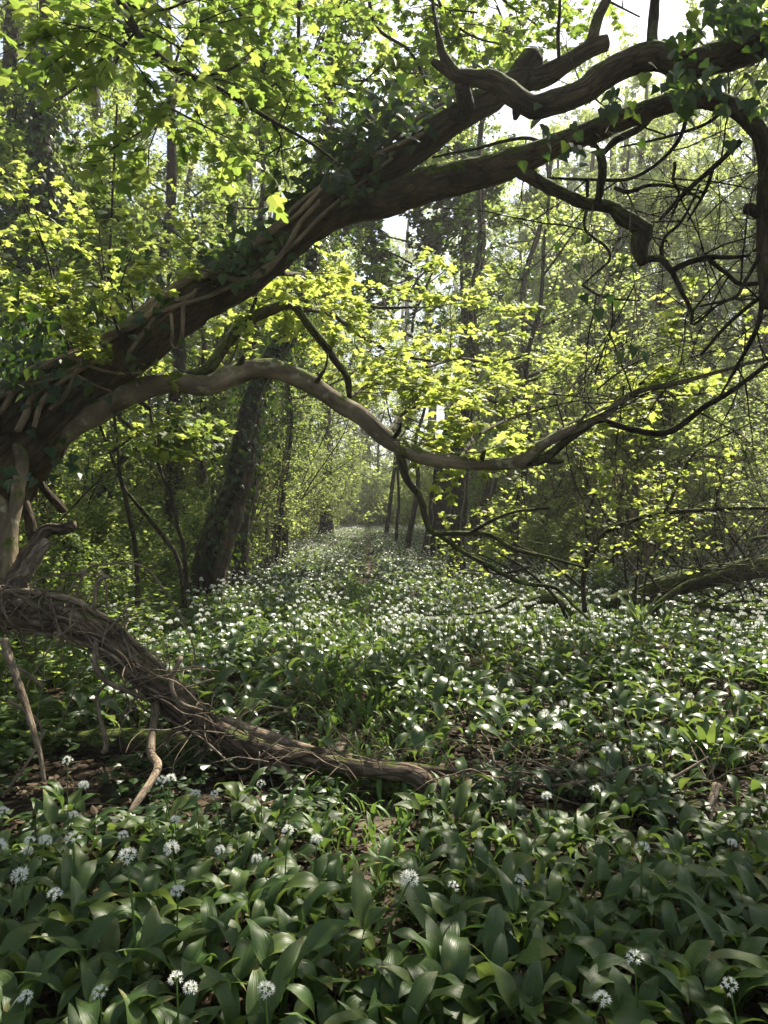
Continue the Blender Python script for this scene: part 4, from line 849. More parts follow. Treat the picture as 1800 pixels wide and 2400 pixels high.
BIG = [(13, 39, 1.7, 0), (16.5, 42, 1.8, 1), (20.5, 40, 1.7, 2), (24, 45, 1.9, 0), (18.5, 49, 1.9, 1), (27, 50, 2.0, 2), (13.5, 50, 1.8, 0), (22, 56, 2.0, 1), (1.5, 72, 2.1, 0), (5, 76, 2.2, 2), (9, 70, 2.1, 1), (15, 70, 2.1, 2), (17, 64, 2.0, 0), (-2, 78, 2.2, 1), (-6, 60, 1.9, 2), (-9.5, 55, 1.8, 0), (-13, 50, 1.8, 1), (-17, 46, 1.8, 2), (-21, 48, 1.9, 0), (-8, 48, 1.7, 1), (7, 84, 2.3, 0), (3, 88, 2.4, 1), (-14.5, 58, 2.0, 2)]
def where_(x, y):
    row = 'nearest row' if y < 12.5 else 'second row' if y < 18 else 'third row' if y < 25 else 'far back' if y < 36 else 'farthest back'
    u_ = abs(x) / (.54 * y)
    col = 'next to the path' if u_ < .42 else 'mid wood' if u_ < .78 else 'at the outer edge'
    return f'{row} {"right" if x > 0 else "left"} of path, {col}'
def size_(sc):
    return 'small' if sc < .88 else 'medium' if sc < 1.02 else 'large'
random.seed(7)
TREES = [  # kind, variant, x, y, scale
 ('tall', 1, 13.5, 15.0, 1.05), ('tall', 2, 12.5, 33.5, 1.2), ('tall', 0, 15.5, 31, 1.1), ('tall', 1, 10.4, 37, 1.2), ('tall', 2, 14, 25, 1.1), ('tall', 0, 9.8, 27.5, 1.0), ('tall', 2, 9.5, 29, 1.1),
 ('tall', 1, 6.5, 35, 1.1), ('tall', 0, 15, 36, 1.2), ('tall', 2, 6, 46, 1.1), ('tall', 1, 9, 42, 1.2), ('tall', 0, -1.5, 66, 1.2), ('tall', 2, -3, 74, 1.2), ('tall', 1, -4.5, 66, 1.2), ('tall', 0, 20, 30, 1.2), ('tall', 1, 19, 45, 1.2),
 ('dark', 0, -5.2, 11.5, 1.0), ('dark', 1, -8.5, 13.5, 1.05), ('tall', 1, -4.6, 16, .95), ('dark', 0, -7.2, 19, 1.1), ('dark', 1, -4.0, 22, 1.0), ('tall', 0, -10.5, 23, 1.1), ('dark', 0, -4.6, 29, 1.1), ('tall', 2, -8.5, 31, 1.2), ('dark', 1, -13, 30, 1.2),
 ('dark', 1, -4.2, 38, 1.1), ('tall', 0, -7.5, 44, 1.2), ('dark', 0, -14, 42, 1.3), ('tall', 2, -3.8, 50, 1.2), ('dark', 1, -12.5, 18, 1.1), ('tall', 1, -19, 36, 1.2), ('dark', 0, 6.6, 31, .9), ('dark', 1, 6.0, 38, 1.0)]
TREES += [('tall', 2, 8.2, 31.5, 1.1), ('tall', 0, -2.8, 36, 1.1), ('tall', 1, -5.2, 54, 1.2), ('dark', 1, 9.2, 29.5, 1.2), ('dark', 0, 8.2, 33, 1.2), ('dark', 0, -6.6, 13.5, 1.1), ('dark', 1, -9, 16.5, 1.1), ('tall', 1, -4.2, 26, 1.25), ('tall', 0, -4.6, 20.5, 1.2), ('tall', 2, -9.5, 27, 1.3), ('tall', 1, 9.2, 41, 1.3), ('tall', 0, 17.8, 33, 1.25), ('tall', 2, 13.5, 26, 1.3), ('tall', 0, 7.6, 37.5, 1.35), ('tall', 1, -3.9, 45, 1.4), ('dark', 1, -12, 13.5, 1.2), ('tall', 2, 11.2, 35, 1.35),  ('dark', 0, -3.9, 33, 1.2), ('tall', 0, 11.5, 31, 1.2), ('tall', 2, 17, 26, 1.1), ('tall', 1, 4.4, 6.6, .85), ('tall', 0, -3.5, -2.5, 1.0), ('dark', 1, 2.8, -3, 1.0), ('tall', 1, 5.5, 1.5, 1.0), ('dark', 0, -5.5, 2.0, 1.0), ('dark', 1, -1, -6.5, 1.1), ('tall', 2, 6.5, -4, 1.0)]  # nearest-row right tree, trunk out of view, added to shade the right foreground
for k, (kd, v, x, y, sc) in enumerate(TREES):
    side = 'right' if x > 0 else 'left'
    if abs(x) < 5 and y > 50: place(kd, v, x, y, sc, 'pale green tree closing the far end of the path', 'trees at the far end of the path')
    elif y < 3: place(kd, v, x, y, sc, 'unseen tree added behind the viewer for shade', 'added shade trees behind the viewer')  # unseen trees, added to block the sky and darken the foreground
    elif kd == 'tall': place(kd, v, x, y, sc, f'tall tree with thin bright leaves, {where_(x, y)}', f'tall bright trees {side} of the path')
    else: place(kd, v, x, y, sc, f'dark ivy covered tree, {where_(x, y)}', f'dark ivy trees {side} of the path')
for x, y, sc, v in BIG: place('tall', v, x, y, sc, f'towering pale leaved tree behind the wood, {where_(x, y)}', 'towering trees behind the wood')
MID = [(11.4, 31, 0), (9.2, 26, 1), (9.8, 32, 0), (11.5, 27, 1), (5.6, 33.5, 0), (8.4, 38, 1), (6.2, 41, 0), (7.2, 27.5, 1), (7.6, 28, 0), (12.6, 24.5, 1), (5.8, 38, 0), (6.2, 46.5, 1), (-6.4, 27, 0), (-4.6, 25.5, 2), (-7.4, 20.5, 0), (12.2, 29, 0), (7.6, 24.5, 1), (11, 22, 0), (13.5, 28, 1), (6, 30, 0), (7.2, 33, 1), (9, 34, 0), (17, 34, 1), (12, 38, 0), (5, 42, 1), (5.2, 50, 0), (15, 44, 1), (8, 49, 0), (20, 40, 0), (-.8, 64, 1), (-2.6, 65, 0), (-4.4, 68, 1),
       (-4.4, 18.5, 2), (-7, 15.5, 2), (-9.5, 17, 0), (-6, 22, 2), (-9, 25, 2), (-12, 22, 0), (-5, 34, 1), (-8, 37, 2), (-11, 34, 2), (-15, 32, 0), (-5.5, 46, 0), (-10, 46, 2), (-16, 40, 2), (-3.4, 43, 0)]
for x, y, v in MID: place('mid', v, x, y, 1.0 + .006 * y, f'slender leafy understorey tree, {where_(x, y)}' if abs(x) > 3 else 'slender leafy tree crowding the far end of the path', f'understorey trees {"right" if x > 0 else "left"} of the path' if abs(x) > 3 else 'understorey trees at the path end')
n = 0
rg = np.random.default_rng(77)
for y0 in np.arange(9.5, 46, 2.6):
    y = y0
    for side in (1, -1):
        x0 = (4.2 if y < 34 else 3.6) if side > 0 else 3.0
        if side < 0 and y < 14: x0 = 4.4
        x = x0 + (1.2 if (side > 0 and y < 12) else 0)
        lim = .54 * y + 2.0
        while x < lim:
            xx = side * (x + rg.uniform(-.5, .5)) + (-.4 if side < 0 else 0); ye = y + rg.uniform(-1.1, 1.1)
            if side > 0:
                kd = 'shrub' if rg.random() < .85 else 'low'; lab, grp = ('many stemmed hazel shrub with bright backlit leaves right of the path', 'hazel shrubs right of the path') if kd == 'shrub' else ('low leafy bush between the hazel shrubs', 'low bushes among the hazels')
            else:
                q = rg.random(); kd = 'shade' if q < .42 else ('shrub' if q < .82 else 'low')
                lab, grp = {'shade': ('shaded green shrub in the thicket left of the path', 'shade shrubs left of the path'), 'shrub': ('hazel shrub with lighter leaves in the left thicket', 'hazel shrubs left of the path'), 'low': ('low leafy bush under the left thicket', 'low bushes left of the path')}[kd]
            if ye > 8.6 and not (side > 0 and (ye < 10.8 or (ye < 15 and xx < 4.1) or (ye < 13.5 and .28 < xx / ye < .43))):
                sc = rg.uniform(.75, 1.15)
                place(kd, int(rg.integers(3)), xx, ye, sc, f'{size_(sc)} ' + {'shrub': 'backlit hazel shrub', 'shade': 'shaded green shrub', 'low': 'low leafy bush'}[kd] + f', {where_(xx, ye)}', grp); n += 1
            x += (2.0 + .03 * y) * rg.uniform(.8, 1.25)
# nearer growth left, behind the fallen trunk
for (kd, v, x, y, sc) in (('shade', 0, -4.0, 6.6, .8), ('shade', 1, -5.4, 7.6, .9), ('low', 1, -2.9, 6.2, .7), ('low', 0, -3.6, 5.4, .7), ('low', 1, -4.6, 5.8, .8)):
    place(kd, v, x, y, sc, ('tall shaded shrub ' if kd == 'shade' else 'low ferny bush ') + ('well behind' if y > 6.4 else 'close behind') + ' the fallen trunk, ' + ('by the picture edge' if x < -.5 * y - .4 else 'inward'), 'bushes behind the fallen trunk')

for x, y, sc in ((-3.2, 52, 1.2), (-.8, 57, 1.3), (1.3, 55.5, 1.2), (-2.2, 59, 1.3), (2.8, 53, 1.1), (.4, 61, 1.4), (-4.2, 56, 1.3), (-1.4, 66, 1.6), (1.0, 69, 1.6), (-3.4, 70, 1.6), (2.6, 63, 1.4), (-.2, 54.5, 1.0), (.2, 74, 1.8)): place('low', 0, x, y, sc * 2.4, 'bright yellow green shrub closing off the far end of the flowery path', 'shrubs at the path end')
for x, y, sc in ((4.3, 17.6, .8), (5.2, 19.2, .95), (5.8, 16.0, .9)): place('shrub', int(rg.integers(3)), x, y, sc, f'backlit hazel beside the slim trunk, {where_(x, y)}', 'hazel shrubs right of the path')
for x, y, sc in ((3.3, 14.6, 1.0), (4.6, 16.6, 1.2), (5.4, 14.8, 1.1), (3.9, 19, 1.2), (6.6, 16.4, 1.2)): place('low', 0, x, y, sc, f'low sunlit bush in garlic, {where_(x, y)}', 'low bushes among the hazels')
for x, y, sc in ((-3.3, 10.6, .9), (-3.8, 12.1, 1.1), (-4.2, 9.6, .9), (-4.9, 11, 1.1), (-3.5, 14, 1.1), (-5.7, 9.5, 1.1), (-5.2, 13, 1.2), (-3.2, 8.4, .7), (-4.4, 8, .8)): place('low', int(rg.integers(2)), x, y, sc, ('broad' if sc > 1 else 'small') + f' bush edging the garlic, {where_(x, y)}', 'low bushes left of the path')
# far wood that reads as one mass
rg = np.random.default_rng(88); b = MB()
N_ = 110000
a = rg.uniform(-.75, .75, N_); R_ = rg.uniform(60, 105, N_); zz = 24 * rg.beta(1.2, 1.8, N_)
x = np.sin(a) * R_; y = np.cos(a) * R_
cl = np.array([mnoise.noise(Vector((px * .16, py * .16, pz * .25))) for px, py, pz in zip(x, y, zz)])
keep = (cl > -.12) & ~((np.abs(x + 1.2) < 1.6) & (y < 66) & (zz < 3)) & ~((x > -3) & (x < 16) & (y < 84)); x, y, zz = x[keep], y[keep], zz[keep]; m = len(x)
scatter(b, MAPLE3, np.stack([x, y, zz], 1), mats_from(rg.normal(0, 1, (m, 3)) + (0, 0, -.4), rg.normal(0, .6, (m, 3)) + (0, 0, 1)), rg.uniform(.22, .5, m), 0)
for k in range(40):
    a0 = rg.uniform(.08, .7) * (1 if k % 2 else -1); r0 = rg.uniform(60, 85); q = np.array((math.sin(a0) * r0, math.cos(a0) * r0, -.3))
    tube(b, [q, q + (rg.normal(0, .4), 0, 6), q + (rg.normal(0, .8), 0, 14)], [.22, .17, .06], 6, 2, mat=1)
tag(b.build('distant_woodland', [M['spring'], M['bark']], None, False), kind='stuff')

# ------------------------------------------------------------------ right: fallen mossy branches and poles
fb = thing('fallen_branch', 'long mossy fallen branch lying low across the right edge beyond the garlic', 'fallen branch', (4, 8.5, .2))
limb('log', [(1420, 1418, 8.6, 40), (1524, 1392, 8.5, 50), (1578, 1369, 8.4, 54), (1660, 1352, 8.3, 54), (1800, 1326, 8.1, 50), (1960, 1290, 8.0, 46)], 'bark_mossy', fb, 18, .05, .18, 6, 3)
limb('branch', [(1450, 1500, 8.0, 14), (1490, 1470, 8.0, 16), (1510, 1450, 8.0, 18), (1540, 1420, 8.0, 18), (1610, 1370, 8.0, 16), (1700, 1340, 8.0, 13), (1760, 1310, 8.0, 11), (1762, 1265, 8.0, 10), (1850, 1258, 8.0, 9)], 'bark_mossy', fb, 12, .05, .15, 9, 4)
limb('branch', [(1640, 1420, 8.0, 18), (1720, 1428, 8.0, 16), (1820, 1436, 8.0, 14)], 'bark_mossy', fb, 12, .05, .15, 9, 5)
b = MB(); rng = np.random.default_rng(55); lvn = Leaves(); O2 = dict(OTW); O2['seg'] = [.2, .15, .12]
for k in range(34):
    q = at(rng.uniform(1380, 1820), rng.uniform(1310, 1430), 8.2); grow(rng, b, lvn, q, (rng.normal(0, .6), rng.normal(0, .3), rng.uniform(-.1, 1.1)), rng.uniform(.7, 1.8), .013, 0, O2)
part(b, 'twigs', M['bark_dark'], fb)
fc = thing('fallen_branch', 'short crooked mossy branch on the garlic below the hanging twigs', 'fallen branch', (2.4, 7.6, .1))
limb('log', [(1230, 1425, 8.0, 18), (1253, 1408, 8.0, 22), (1290, 1402, 8.0, 26), (1320, 1416, 8.0, 28), (1345, 1436, 7.9, 28), (1368, 1462, 7.8, 20)], 'bark_mossy', fc, 14, .04, .2, 8, 6)
limb('branch', [(1440, 1456, 7.6, 20), (1480, 1458, 7.6, 22), (1520, 1456, 7.6, 16)], 'bark_mossy', fc, 12, .04, .2, 8, 7)
ab = thing('arching_branch', 'thin dark branch arching up out of the garlic and off toward the sun', 'branch', at(1372, 1430, 7.2))
for rows in ([(1372, 1440, 7.2, 12), (1371, 1340, 7.2, 11), (1388, 1291, 7.1, 11), (1421, 1248, 7.0, 11), (1497, 1215, 6.9, 11), (1584, 1202, 6.8, 10), (1687, 1194, 6.7, 9), (1850, 1190, 6.6, 8)], [(1372, 1320, 7.2, 9), (1374, 1270, 7.2, 8), (1376, 1220, 7.2, 7), (1400, 1150, 7.2, 5)],
             [(1551, 1212, 6.8, 9), (1573, 1172, 6.8, 9), (1590, 1130, 6.8, 8), (1605, 1101, 6.8, 8), (1627, 1063, 6.8, 7), (1687, 1025, 6.8, 5), (1760, 990, 6.8, 4)], [(1372, 1390, 7.2, 8), (1330, 1350, 7.2, 7), (1260, 1300, 7.2, 5), (1200, 1270, 7.2, 4)], [(1330, 1450, 7, 8), (1300, 1400, 7, 8), (1225, 1330, 7, 7), (1160, 1290, 7, 4)],
             [(1210, 1400, 7, 7), (1150, 1430, 7, 6), (1070, 1440, 7, 5)]):
    p, r = trace(rows); b = MB(); tube(b, p, r, 8, .04, .12, 14, wander=.02, seed=rows[0][1]); part(b, 'branch', M['bark_dark'], ab)
lv = Leaves(); b = MB(); O3 = dict(OTW); O3['leaves'] = 5; O3['size'] = .055
for k in range(15):
    q = at(rng.uniform(1180, 1750), rng.uniform(1190, 1380), 7.0); grow(rng, b, lv, q, (rng.normal(0, .6), rng.normal(0, .3), rng.uniform(-.2, .6)), rng.uniform(.5, 1.0), .008, 0, O3)
part(b, 'twigs', M['bark_dark'], ab); b = MB(); lv.flush(b, MAPLE3); part(b, 'foliage', M['maple'], ab, False)
# pale coppice poles
for k, (bx, tx, d, th, lab) in enumerate(((1478, 1492, 12.5, 20, 'pale coppice pole, stoutest of the sunlit cluster beyond the mossy branch'), (1500, 1550, 12.2, 20, 'pale coppice pole leaning out of the sunlit cluster beyond the mossy branch'), (1455, 1500, 12.8, 14, 'thin pale pole on the near side of the sunlit cluster'), (1535, 1540, 12.6, 10, 'thin pale pole standing upright behind the leaning one'))):
    r_ = thing('coppice_pole', lab, 'tree', at(bx, 1380, d) * (1, 1, 0)); rng = np.random.default_rng(300 + k)
    p, r = trace([(bx, 1390, d, th * 1.2), ((bx * 2 + tx) / 3, 1300, d, th), ((bx + tx) / 2, 1200, d, th * .9), (tx, 1080, d, th * .8), (tx + (tx - bx) * .5, 930, d, th * .6)]); p[0][2] = -.1
    b = MB(); tube(b, p, r, 10, .08, .08, 6, seed=k); part(b, 'trunk', M['bark_pole'], r_)
    top = lambda z, p=p: [np.interp(z, p[:, 2], p[:, c]) for c in range(3)]
    crown_on(rng, r_, top, p[-1][2], 1.2, 'spring', leaves=12, size=.08, n=6, z0=1.8, bark='bark_pole')

# ------------------------------------------------------------------ wild garlic
rg = np.random.default_rng(99)
def umbel(rng, n=17, R=.014, pl=.0125, seed=0):
    """flower head centred on the origin (stalk tip): open white stars on short stalks"""
    b = MB(); pos = []; tip = []; nor = []; c = []
    for k in range(n):
        th = math.acos(1 - (k + .5) / n * 1.15); ph = k * 2.4 + rng.uniform(-.3, .3)
        d = np.array((math.sin(th) * math.cos(ph), math.sin(th) * math.sin(ph), math.cos(th))); c0 = d * R * rng.uniform(.75, 1.1) + (0, 0, .004)
        tube(b, [np.zeros(3), c0], [.0011, .0009], 3, cap=False, mat=1)
        e1 = unit(np.cross(d, (.3, .5, .8))); e2 = np.cross(d, e1); a0 = rng.uniform(0, 1)
        for j in range(6):
            a = a0 + j * math.pi / 3; o_ = e1 * math.cos(a) + e2 * math.sin(a)
            pos.append(c0); tip.append(o_ * .8 + d * rng.uniform(.5, 1.1)); nor.append(d - o_ * .6)
    scatter(b, PETAL, np.array(pos), mats_from(np.array(tip), np.array(nor)), pl, 0)
    return b
def sp(rng, **k):
    return strip_leaf(rng, rng.uniform(.05, .14), rng.uniform(.11, .2), rng.uniform(.034, .058), math.radians(rng.uniform(5, 36)), math.radians(rng.uniform(80, 165)), fold=rng.uniform(.1, .55), wave=rng.uniform(.12, .4), twist=rng.uniform(-1.0, 1.0), **k)
NEAR = []   # (root, with flower)
leafm = []
for k in range(22):
    b = MB(); V, Q, T = sp(rg, rows=13, cols=7); nr = len(V) // 7; bkv = np.stack([np.tile(np.linspace(-1, 1, 7), nr) * 9, np.full(len(V), k * 7.3), np.repeat(np.linspace(0, 1.5, nr), 7)], -1); b.add(V, Q, T, rnd=rg.random(), bk=bkv); leafm.append(b.mesh('leaf', [M['garlic_near']]))
headm = [umbel(rg, n).mesh('flower_head', [M['petal'], M['stalk']], False) for n in (18, 14, 10)]
def near_plant(k, flower):
    root = thing('garlic_plant', 'x', 'wild garlic')
    m = int(rg.integers(5, 8)); a0 = rg.uniform(0, 6.28)
    for j in range(m):
        o = bpy.data.objects.new('leaf', leafm[int(rg.integers(len(leafm)))]); C.objects.link(o); o.parent = root
        o.rotation_euler = (0, 0, a0 + j * 6.28 / m + rg.uniform(-.5, .5)); s = rg.uniform(.85, 1.2); o.scale = (s, s, s); o.location = (rg.normal(0, .012), rg.normal(0, .012), 0)
    if flower:
        h = rg.uniform(.26, .38); dx, dy = rg.normal(0, .05, 2); b = MB()
        tube(b, [(0, 0, -.02), (dx * .3, dy * .3, h * .5), (dx, dy, h)], [.0032, .0028, .0024], 6, .04)
        s = part(b, 'flower_stalk', M['stalk'], root); o = bpy.data.objects.new('flower_head', headm[k % 3]); C.objects.link(o); o.parent = s; o.location = (dx, dy, h); o.scale = (1.05,) * 3
        o.rotation_euler = (rg.normal(0, .3), rg.normal(0, .3), 0)
    return root
plain = [near_plant(k, False) for k in range(9)]; flow = [near_plant(k, True) for k in range(6)]
for r_ in plain + flow: PARTS[r_] = [(c, kids(c)) for c in kids(r_)]
first = set()
def garlic(root, x, y, label, grp, sc, rz):
    loc = (x, y, float(ground_z(x, y)) - .01)
    if root not in first:
        first.add(root); root.location = loc; root.rotation_euler = (0, 0, rz); root.scale = (sc,) * 3; tag(root, label, None, grp); return
    dup(root, loc, rz, sc, label, grp)
def bare(x, y):
    """0..1: how thinned out the garlic is"""
    b_ = np.exp(-((x - path_x(y)) / (.13 + .1 * np.exp(-((y - 2.75) / .7) ** 2) + .09 * np.clip((y - 4) / 4, 0, 1))) ** 2) * .93
    return b_
pts = []
tries = 0
while len(pts) < 285 and tries < 200000:
    tries += 1
    y = math.sqrt(rg.uniform(1.3 ** 2, 3.0 ** 2)); x = rg.uniform(-1, 1) * (.53 * y + .25)
    if rg.random() < bare(x, y): continue
    if y > 2.62 + .12 * math.sin(x * 5) + (.1 if x > .5 else 0) and rg.random() < .92: continue
    if any((x - a) ** 2 + (y - c) ** 2 < .075 ** 2 for a, c in pts): continue
    pts.append((x, y))
for x, y in pts:
    left = x < float(path_x(y)); f = rg.random() < (.13 if left else .06)
    row = 'nearest row' if y < 1.6 else 'second row' if y < 2.0 else 'middle row' if y < 2.35 else 'last row'
    sd = 'left of path' if left else 'right of path'
    u_ = abs(x - float(path_x(y))) / (.55 * y)
    col = 'at the path edge' if u_ < .3 else 'in mid bed' if u_ < .62 else 'toward the outer edge of the bed'
    pr = int(rg.integers(6 if f else 9)); nl = sum(1 for c, g in PARTS[(flow if f else plain)[pr]] if c.name.startswith('leaf'))
    lab = ('white flowered ' if f else 'flowerless ') + {5: 'five', 6: 'six', 7: 'seven'}[nl] + f' leaved garlic {col}, {row}, {sd}'.replace('toward the outer edge of the bed', 'toward the outer edge')
    gs = rg.uniform(.8, 1.1); lab = ('small ' if gs < .88 else 'tall ' if gs > 1.02 else 'middling ') + lab
    garlic((flow if f else plain)[pr], x, y, lab, f'wild garlic plants {sd}', gs * (.8 if y < 1.6 else 1 if y < 2.2 else .85), rg.uniform(0, 6.28))
# the flower heads that stand out in the photograph, each on its own plant
FL = [(400, 1828, 2.75, 'its tall stalk before the drooping vine stem'), (458, 1865, 2.6, 'widest flower head of the sunny left bed'), (612, 1840, 2.75, 'flower beside the mossy log on a long straight stalk'), (195, 1843, 2.7, 'slim stalk rising from the dark soil patch'), (172, 1912, 2.5, 'tilted stalk below the slim one'),
      (8, 1905, 2.4, 'flower at the very edge beside the dark soil'), (105, 1975, 2.3, 'bright double flower in front of a glossy broad leaf'), (290, 1960, 2.35, 'full flower low among broad leaves'), (588, 1900, 2.55, 'small flower behind a shining leaf'), (602, 2012, 2.2, 'flower low in the middle of the sunny bed'), (1220, 2120, 2.0, 'small flower alone in the shaded bed'), (1060, 2122, 2.0, 'flower at the shaded edge of the bare path'), (1715, 1990, 2.35, 'flower by the pale dead stick'), (60, 2345, 1.6, 'large flower in the bottom corner'), (235, 2365, 1.6, 'flower second from the bottom corner'), (445, 2350, 1.6, 'flower third from the bottom corner')]
for k, (px, py, d, txt) in enumerate(FL):
    q = at(px, py, d); root = flow[k % 6]; gz = float(ground_z(q[0], q[1]))
    st = next(c for c, g in PARTS[root] if c.name.startswith('flower_stalk')); hd = [g for c, g in PARTS[root] if g][0][0]
    sc = max(.7, min(1.5, (q[2] - gz + .01) / hd.location[2])); rz = rg.uniform(0, 6.28); ox = hd.location[0] * sc; oy = hd.location[1] * sc
    garlic(root, q[0] - (ox * math.cos(rz) - oy * math.sin(rz)), q[1] - (ox * math.sin(rz) + oy * math.cos(rz)), 'wild garlic plant, ' + txt, 'flowering wild garlic singled out in front', sc, rz)

# the carpet beyond: too many to count
b = MB()
T_hi = [sp(rg, rows=8, cols=5) for _ in range(12)]; T_mid = [sp(rg, rows=6, cols=3) for _ in range(12)]; T_lo = [sp(rg, rows=4, cols=3) for _ in range(8)]
U_hi = [umbel(rg, 9, .014, .017) for _ in range(3)]
def rz_mat(a, tilt=None):
    c, s = np.cos(a), np.sin(a); z = np.zeros_like(a); o = np.ones_like(a)
    return np.stack([np.stack([c, -s, z], -1), np.stack([s, c, z], -1), np.stack([z, z, o], -1)], -2)
def zone(y0, y1, dens, tmpls, nleaf, fl_dens, fl_mode, sc=1.0):
    ymax = .55 * y1 + .8
    n = int(dens * (y1 - y0) * 2 * ymax)
    y = rg.uniform(y0, y1, n); x = rg.uniform(-ymax, ymax, n)
    lim = .55 * y + .6
    edge = np.interp(y, [3.2, 4.2, 6, 9, 12, 20, 60], [-1.3, -2.0, -2.4, -2.5, -2.7, -3.0, -3.4]) + .35 * np.sin(y * 1.7)
    redge = np.interp(y, [3, 9, 14, 60], [9, 9, 16, 30])
    nz = np.array([mnoise.noise(Vector((a * .9, c * .9, 3))) for a, c in zip(x, y)])
    ok = (np.abs(x) < lim) & (x > edge) & (x < redge) & (rg.random(n) > bare(x, y)) & (rg.random(n) < 1.15 + nz)
    if y0 < 4: ok &= ~((x < -.2) & (y < 3.9) & (rg.random(n) < .75)) & ~((x < .34) & (y < 3.42)) & ~((x > .3) & (y > 2.85) & (y < 3.5) & (rg.random(n) < .78))
    x, y = x[ok], y[ok]; z = ground_z(x, y) - .01
    for j in range(nleaf):
        which = rg.integers(0, len(tmpls), len(x)); a = rg.uniform(0, 6.28, len(x)); R = rz_mat(a); s = sc * rg.uniform(.7, 1.2, len(x))
        for t in range(len(tmpls)):
            m = which == t
            scatter(b, tmpls[t], np.stack([x[m] + rg.normal(0, .02, m.sum()), y[m] + rg.normal(0, .02, m.sum()), z[m]], 1), R[m], s[m], 0)
    m = rg.random(len(x)) < fl_dens / dens * 2.2 * np.clip(.45 + 1.5 * np.array([mnoise.noise(Vector((a * 1.1, c * .7, 9))) + .6 * mnoise.noise(Vector((a * 3, c * 2, 4))) for a, c in zip(x, y)]), .04, 1.3)
    fx, fy, fz = x[m], y[m], z[m]; h = rg.uniform(.2, .4, len(fx))
    if fl_mode == 0:
        for a, c, e, hh in zip(fx, fy, fz, h):
            d = rg.normal(0, .04, 2); top = np.array((a + d[0], c + d[1], e + hh)); tube(b, [(a, c, e), top], [.003, .0022], 4, cap=False, mat=2)
            u = U_hi[int(rg.integers(3))]; off = 0
            for Vv, Tt, mm in ((np.concatenate(u.V), u, 0),):
                Qs = np.concatenate(u.Q) if u.Q else None; Ts = np.concatenate(u.T)
                b.add(Vv * .8 + top, None, Ts, mat=1, rnd=.3)
    else:
        k = 7 if fl_mode == 1 else 4; rad = .0165 if fl_mode == 1 else .026
        th = rg.uniform(0, 6.28, (len(fx), k)); el_ = rg.uniform(-.2, 1.3, (len(fx), k))
        d = np.stack([np.cos(th) * np.cos(el_), np.sin(th) * np.cos(el_), np.sin(el_)], -1)
        c0 = np.stack([fx, fy, fz + h], -1)[:, None] + d * .008
        nn = rg.normal(0, .5, d.shape) + (0, 0, .6)
        scatter(b, KITE, c0.reshape(-1, 3), mats_from(d.reshape(-1, 3), nn.reshape(-1, 3)), rad * rg.uniform(.7, 1.25, len(fx))[:, None].repeat(k, 1).ravel(), 1)
zone(2.9, 5.5, 90, T_hi, 3, 8, 0)
zone(5.5, 9, 66, T_mid, 3, 32, 0)
zone(9, 16, 44, T_mid, 3, 66, 1)
zone(16, 30, 40, T_lo, 3, 70, 1, 1.0)
zone(30, 62, 22, T_lo, 2, 46, 2, 1.2)
tag(b.build('wild_garlic_carpet', [M['garlic'], M['petal'], M['stalk']]), kind='stuff')

# undergrowth of small leafy stems, ivy on the soil, dead leaves
rg = np.random.default_rng(123)
b = MB(); lv = Leaves()
for k in range(1500):
    y = rg.uniform(3.6, 12); x = rg.uniform(-.56 * y - .5, -1.3 - .1 * y)
    z = float(ground_z(x, y)); h = rg.uniform(.1, .5) if y > 4.4 else rg.uniform(.05, .2); d = rg.normal(0, .12, 2)
    top = np.array((x + d[0], y + d[1], z + h)); tube(b, [(x, y, z), top], [.003, .0015], 3, cap=False, mat=1)
    for j in range(9):
        f = rg.uniform(.3, 1); a = rg.uniform(0, 6.28); q = np.array((x, y, z)) + (top - np.array((x, y, z))) * f
        lv.add(q, (math.cos(a), math.sin(a), rg.uniform(-.3, .2)), (rg.normal(0, .4), rg.normal(0, .4), 1), rg.uniform(.04, .09))
lv.flush(b, OVATE, 0)
tag(b.build('undergrowth', [M['green'], M['stalk']], None, False), kind='stuff')
b = MB(); lv = Leaves()
for k in range(3200):
    if k % 3: y = rg.uniform(2.7, 4.4); x = rg.uniform(-.56 * y, -.2)
    else: y = rg.uniform(2.9, 3.4); x = rg.uniform(.4, 1.9)
    if mnoise.noise(Vector((x * 2.5, y * 2.5, 8))) < -.1: continue
    a = rg.uniform(0, 6.28); lv.add((x, y, float(ground_z(x, y)) + rg.uniform(.02, .12)), (math.cos(a), math.sin(a), -.1), (rg.normal(0, .3), -.2 + rg.normal(0, .3), 1), rg.uniform(.03, .06))
lv.flush(b, IVY, 0)
tag(b.build('ground_ivy', [M['ivy']], None, False), kind='stuff')
b = MB(); N_ = 17000
y = rg.uniform(1, 9, N_); x = rg.uniform(-1, 1, N_) * (.56 * y + .3)
scatter(b, OVATE, np.stack([x, y, ground_z(x, y) + rg.uniform(.004, .02, N_)], 1), mats_from(np.stack([rg.normal(0, 1, N_), rg.normal(0, 1, N_), rg.normal(0, .15, N_)], 1), rg.normal(0, .4, (N_, 3)) + (0, 0, 1)), rg.uniform(.025, .065, N_), 0)
for k in range(500):
    yv = rg.uniform(1.3, 6); xv = rg.uniform(-1, 1) * (.56 * yv); z = float(ground_z(xv, yv)) + .01; a = rg.uniform(0, 6.28); L_ = rg.uniform(.05, .3)
    tube(b, [(xv, yv, z), (xv + math.cos(a) * L_ * .5, yv + math.sin(a) * L_ * .5, z + rg.uniform(0, .03)), (xv + math.cos(a + .3) * L_, yv + math.sin(a + .3) * L_, z)], [.003, .003, .002], 4, cap=False, mat=1)
tag(b.build('leaf_litter', [M['dead_leaf'], M['bark_pole']], None, False), kind='stuff')
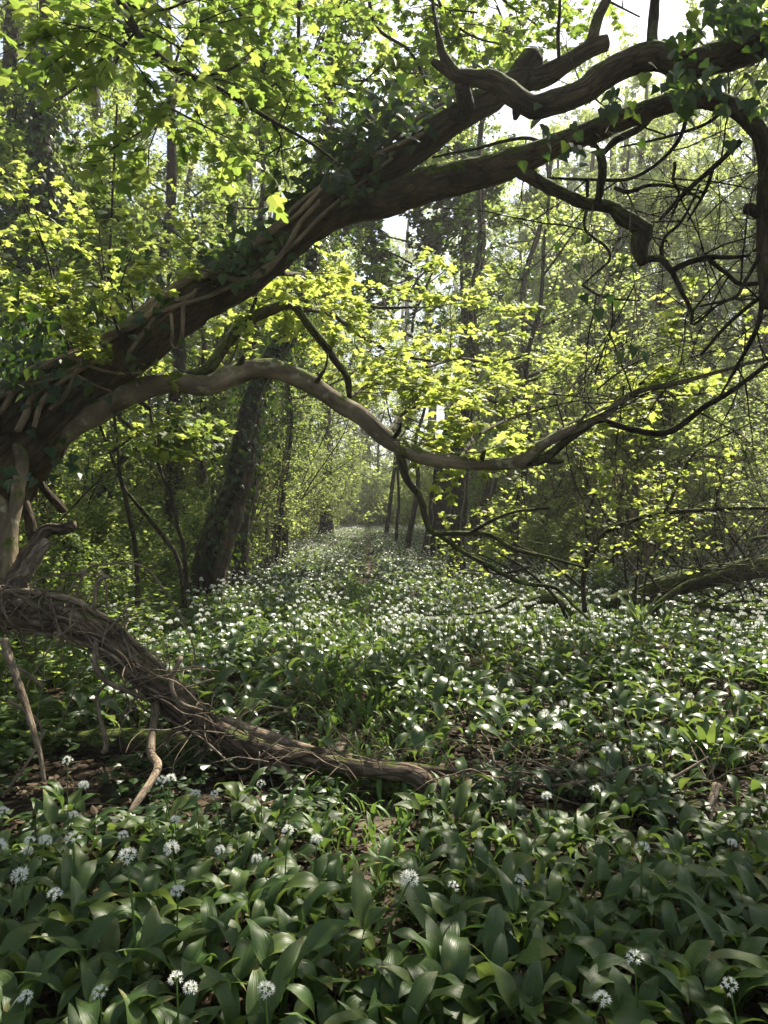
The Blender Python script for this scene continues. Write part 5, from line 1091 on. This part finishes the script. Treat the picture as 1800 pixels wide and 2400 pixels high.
# thin bent garlic stems and seedlings in the trodden gap
b = MB(); tm = [strip_leaf(rg, .03, rg.uniform(.07, .13), rg.uniform(.008, .02), rg.uniform(.1, .5), rg.uniform(1.2, 2.4), rows=6, cols=3) for _ in range(8)]
n = 3600; y = rg.uniform(1.6, 13, n); x = path_x(y) + rg.normal(0, .22, n)
for t in range(8):
    m = np.arange(n) % 8 == t; scatter(b, tm[t], np.stack([x[m], y[m], ground_z(x[m], y[m])], 1), rz_mat(rg.uniform(0, 6.28, m.sum())), rg.uniform(.5, 1.3, m.sum()), 0)
tag(b.build('trodden_grass', [M['stalk']], None), kind='stuff')
# strap-leaved ferns
for k, (px, py, d, n, L_, lab) in enumerate(((1500, 1478, 7.2, 12, .38, 'strap leaved fern below the mossy fallen branch'), (1655, 1790, 3.7, 8, .3, 'strap leaved fern behind the low log'), (1560, 1470, 7.2, 8, .3, 'smaller strap leaved fern beside the larger one'))):
    q = at(px, py, d); q[2] = float(ground_z(q[0], q[1])); root = thing('fern', lab, 'fern', q)
    for j in range(n):
        b = MB(); V, Q, T = strip_leaf(rg, .04, L_ * rg.uniform(.7, 1.2), .045, rg.uniform(.05, .4), rg.uniform(.5, 1.3), rows=9, cols=3, wave=.2); a = rg.uniform(0, 6.28)
        R = rz_mat(np.array([a]))[0]; b.add(V @ R.T + q, Q, None, rnd=rg.random()); part(b, 'frond', M['garlic'], root)

# ------------------------------------------------------------------ the hazy backlit air
me = bpy.data.meshes.new('haze'); x0, x1, y0, y1, z0, z1 = -320, 320, -220, 520, -2.5, 32
me.from_pydata([(x, y, z) for z in (z0, z1) for y in (y0, y1) for x in (x0, x1)], [], [(0, 2, 3, 1), (4, 5, 7, 6), (0, 1, 5, 4), (2, 6, 7, 3), (0, 4, 6, 2), (1, 3, 7, 5)])
hz = bpy.data.objects.new('haze', me); C.objects.link(hz); tag(hz, kind='stuff')
m, N, L = new_mat('haze'); pv = N.new('ShaderNodeVolumePrincipled'); pv.inputs['Color'].default_value = (.97, .97, .93, 1); pv.inputs['Density'].default_value = .0014; pv.inputs['Anisotropy'].default_value = .35
o = N.new('ShaderNodeOutputMaterial'); L.new(pv.outputs[0], o.inputs['Volume']); me.materials.append(m)
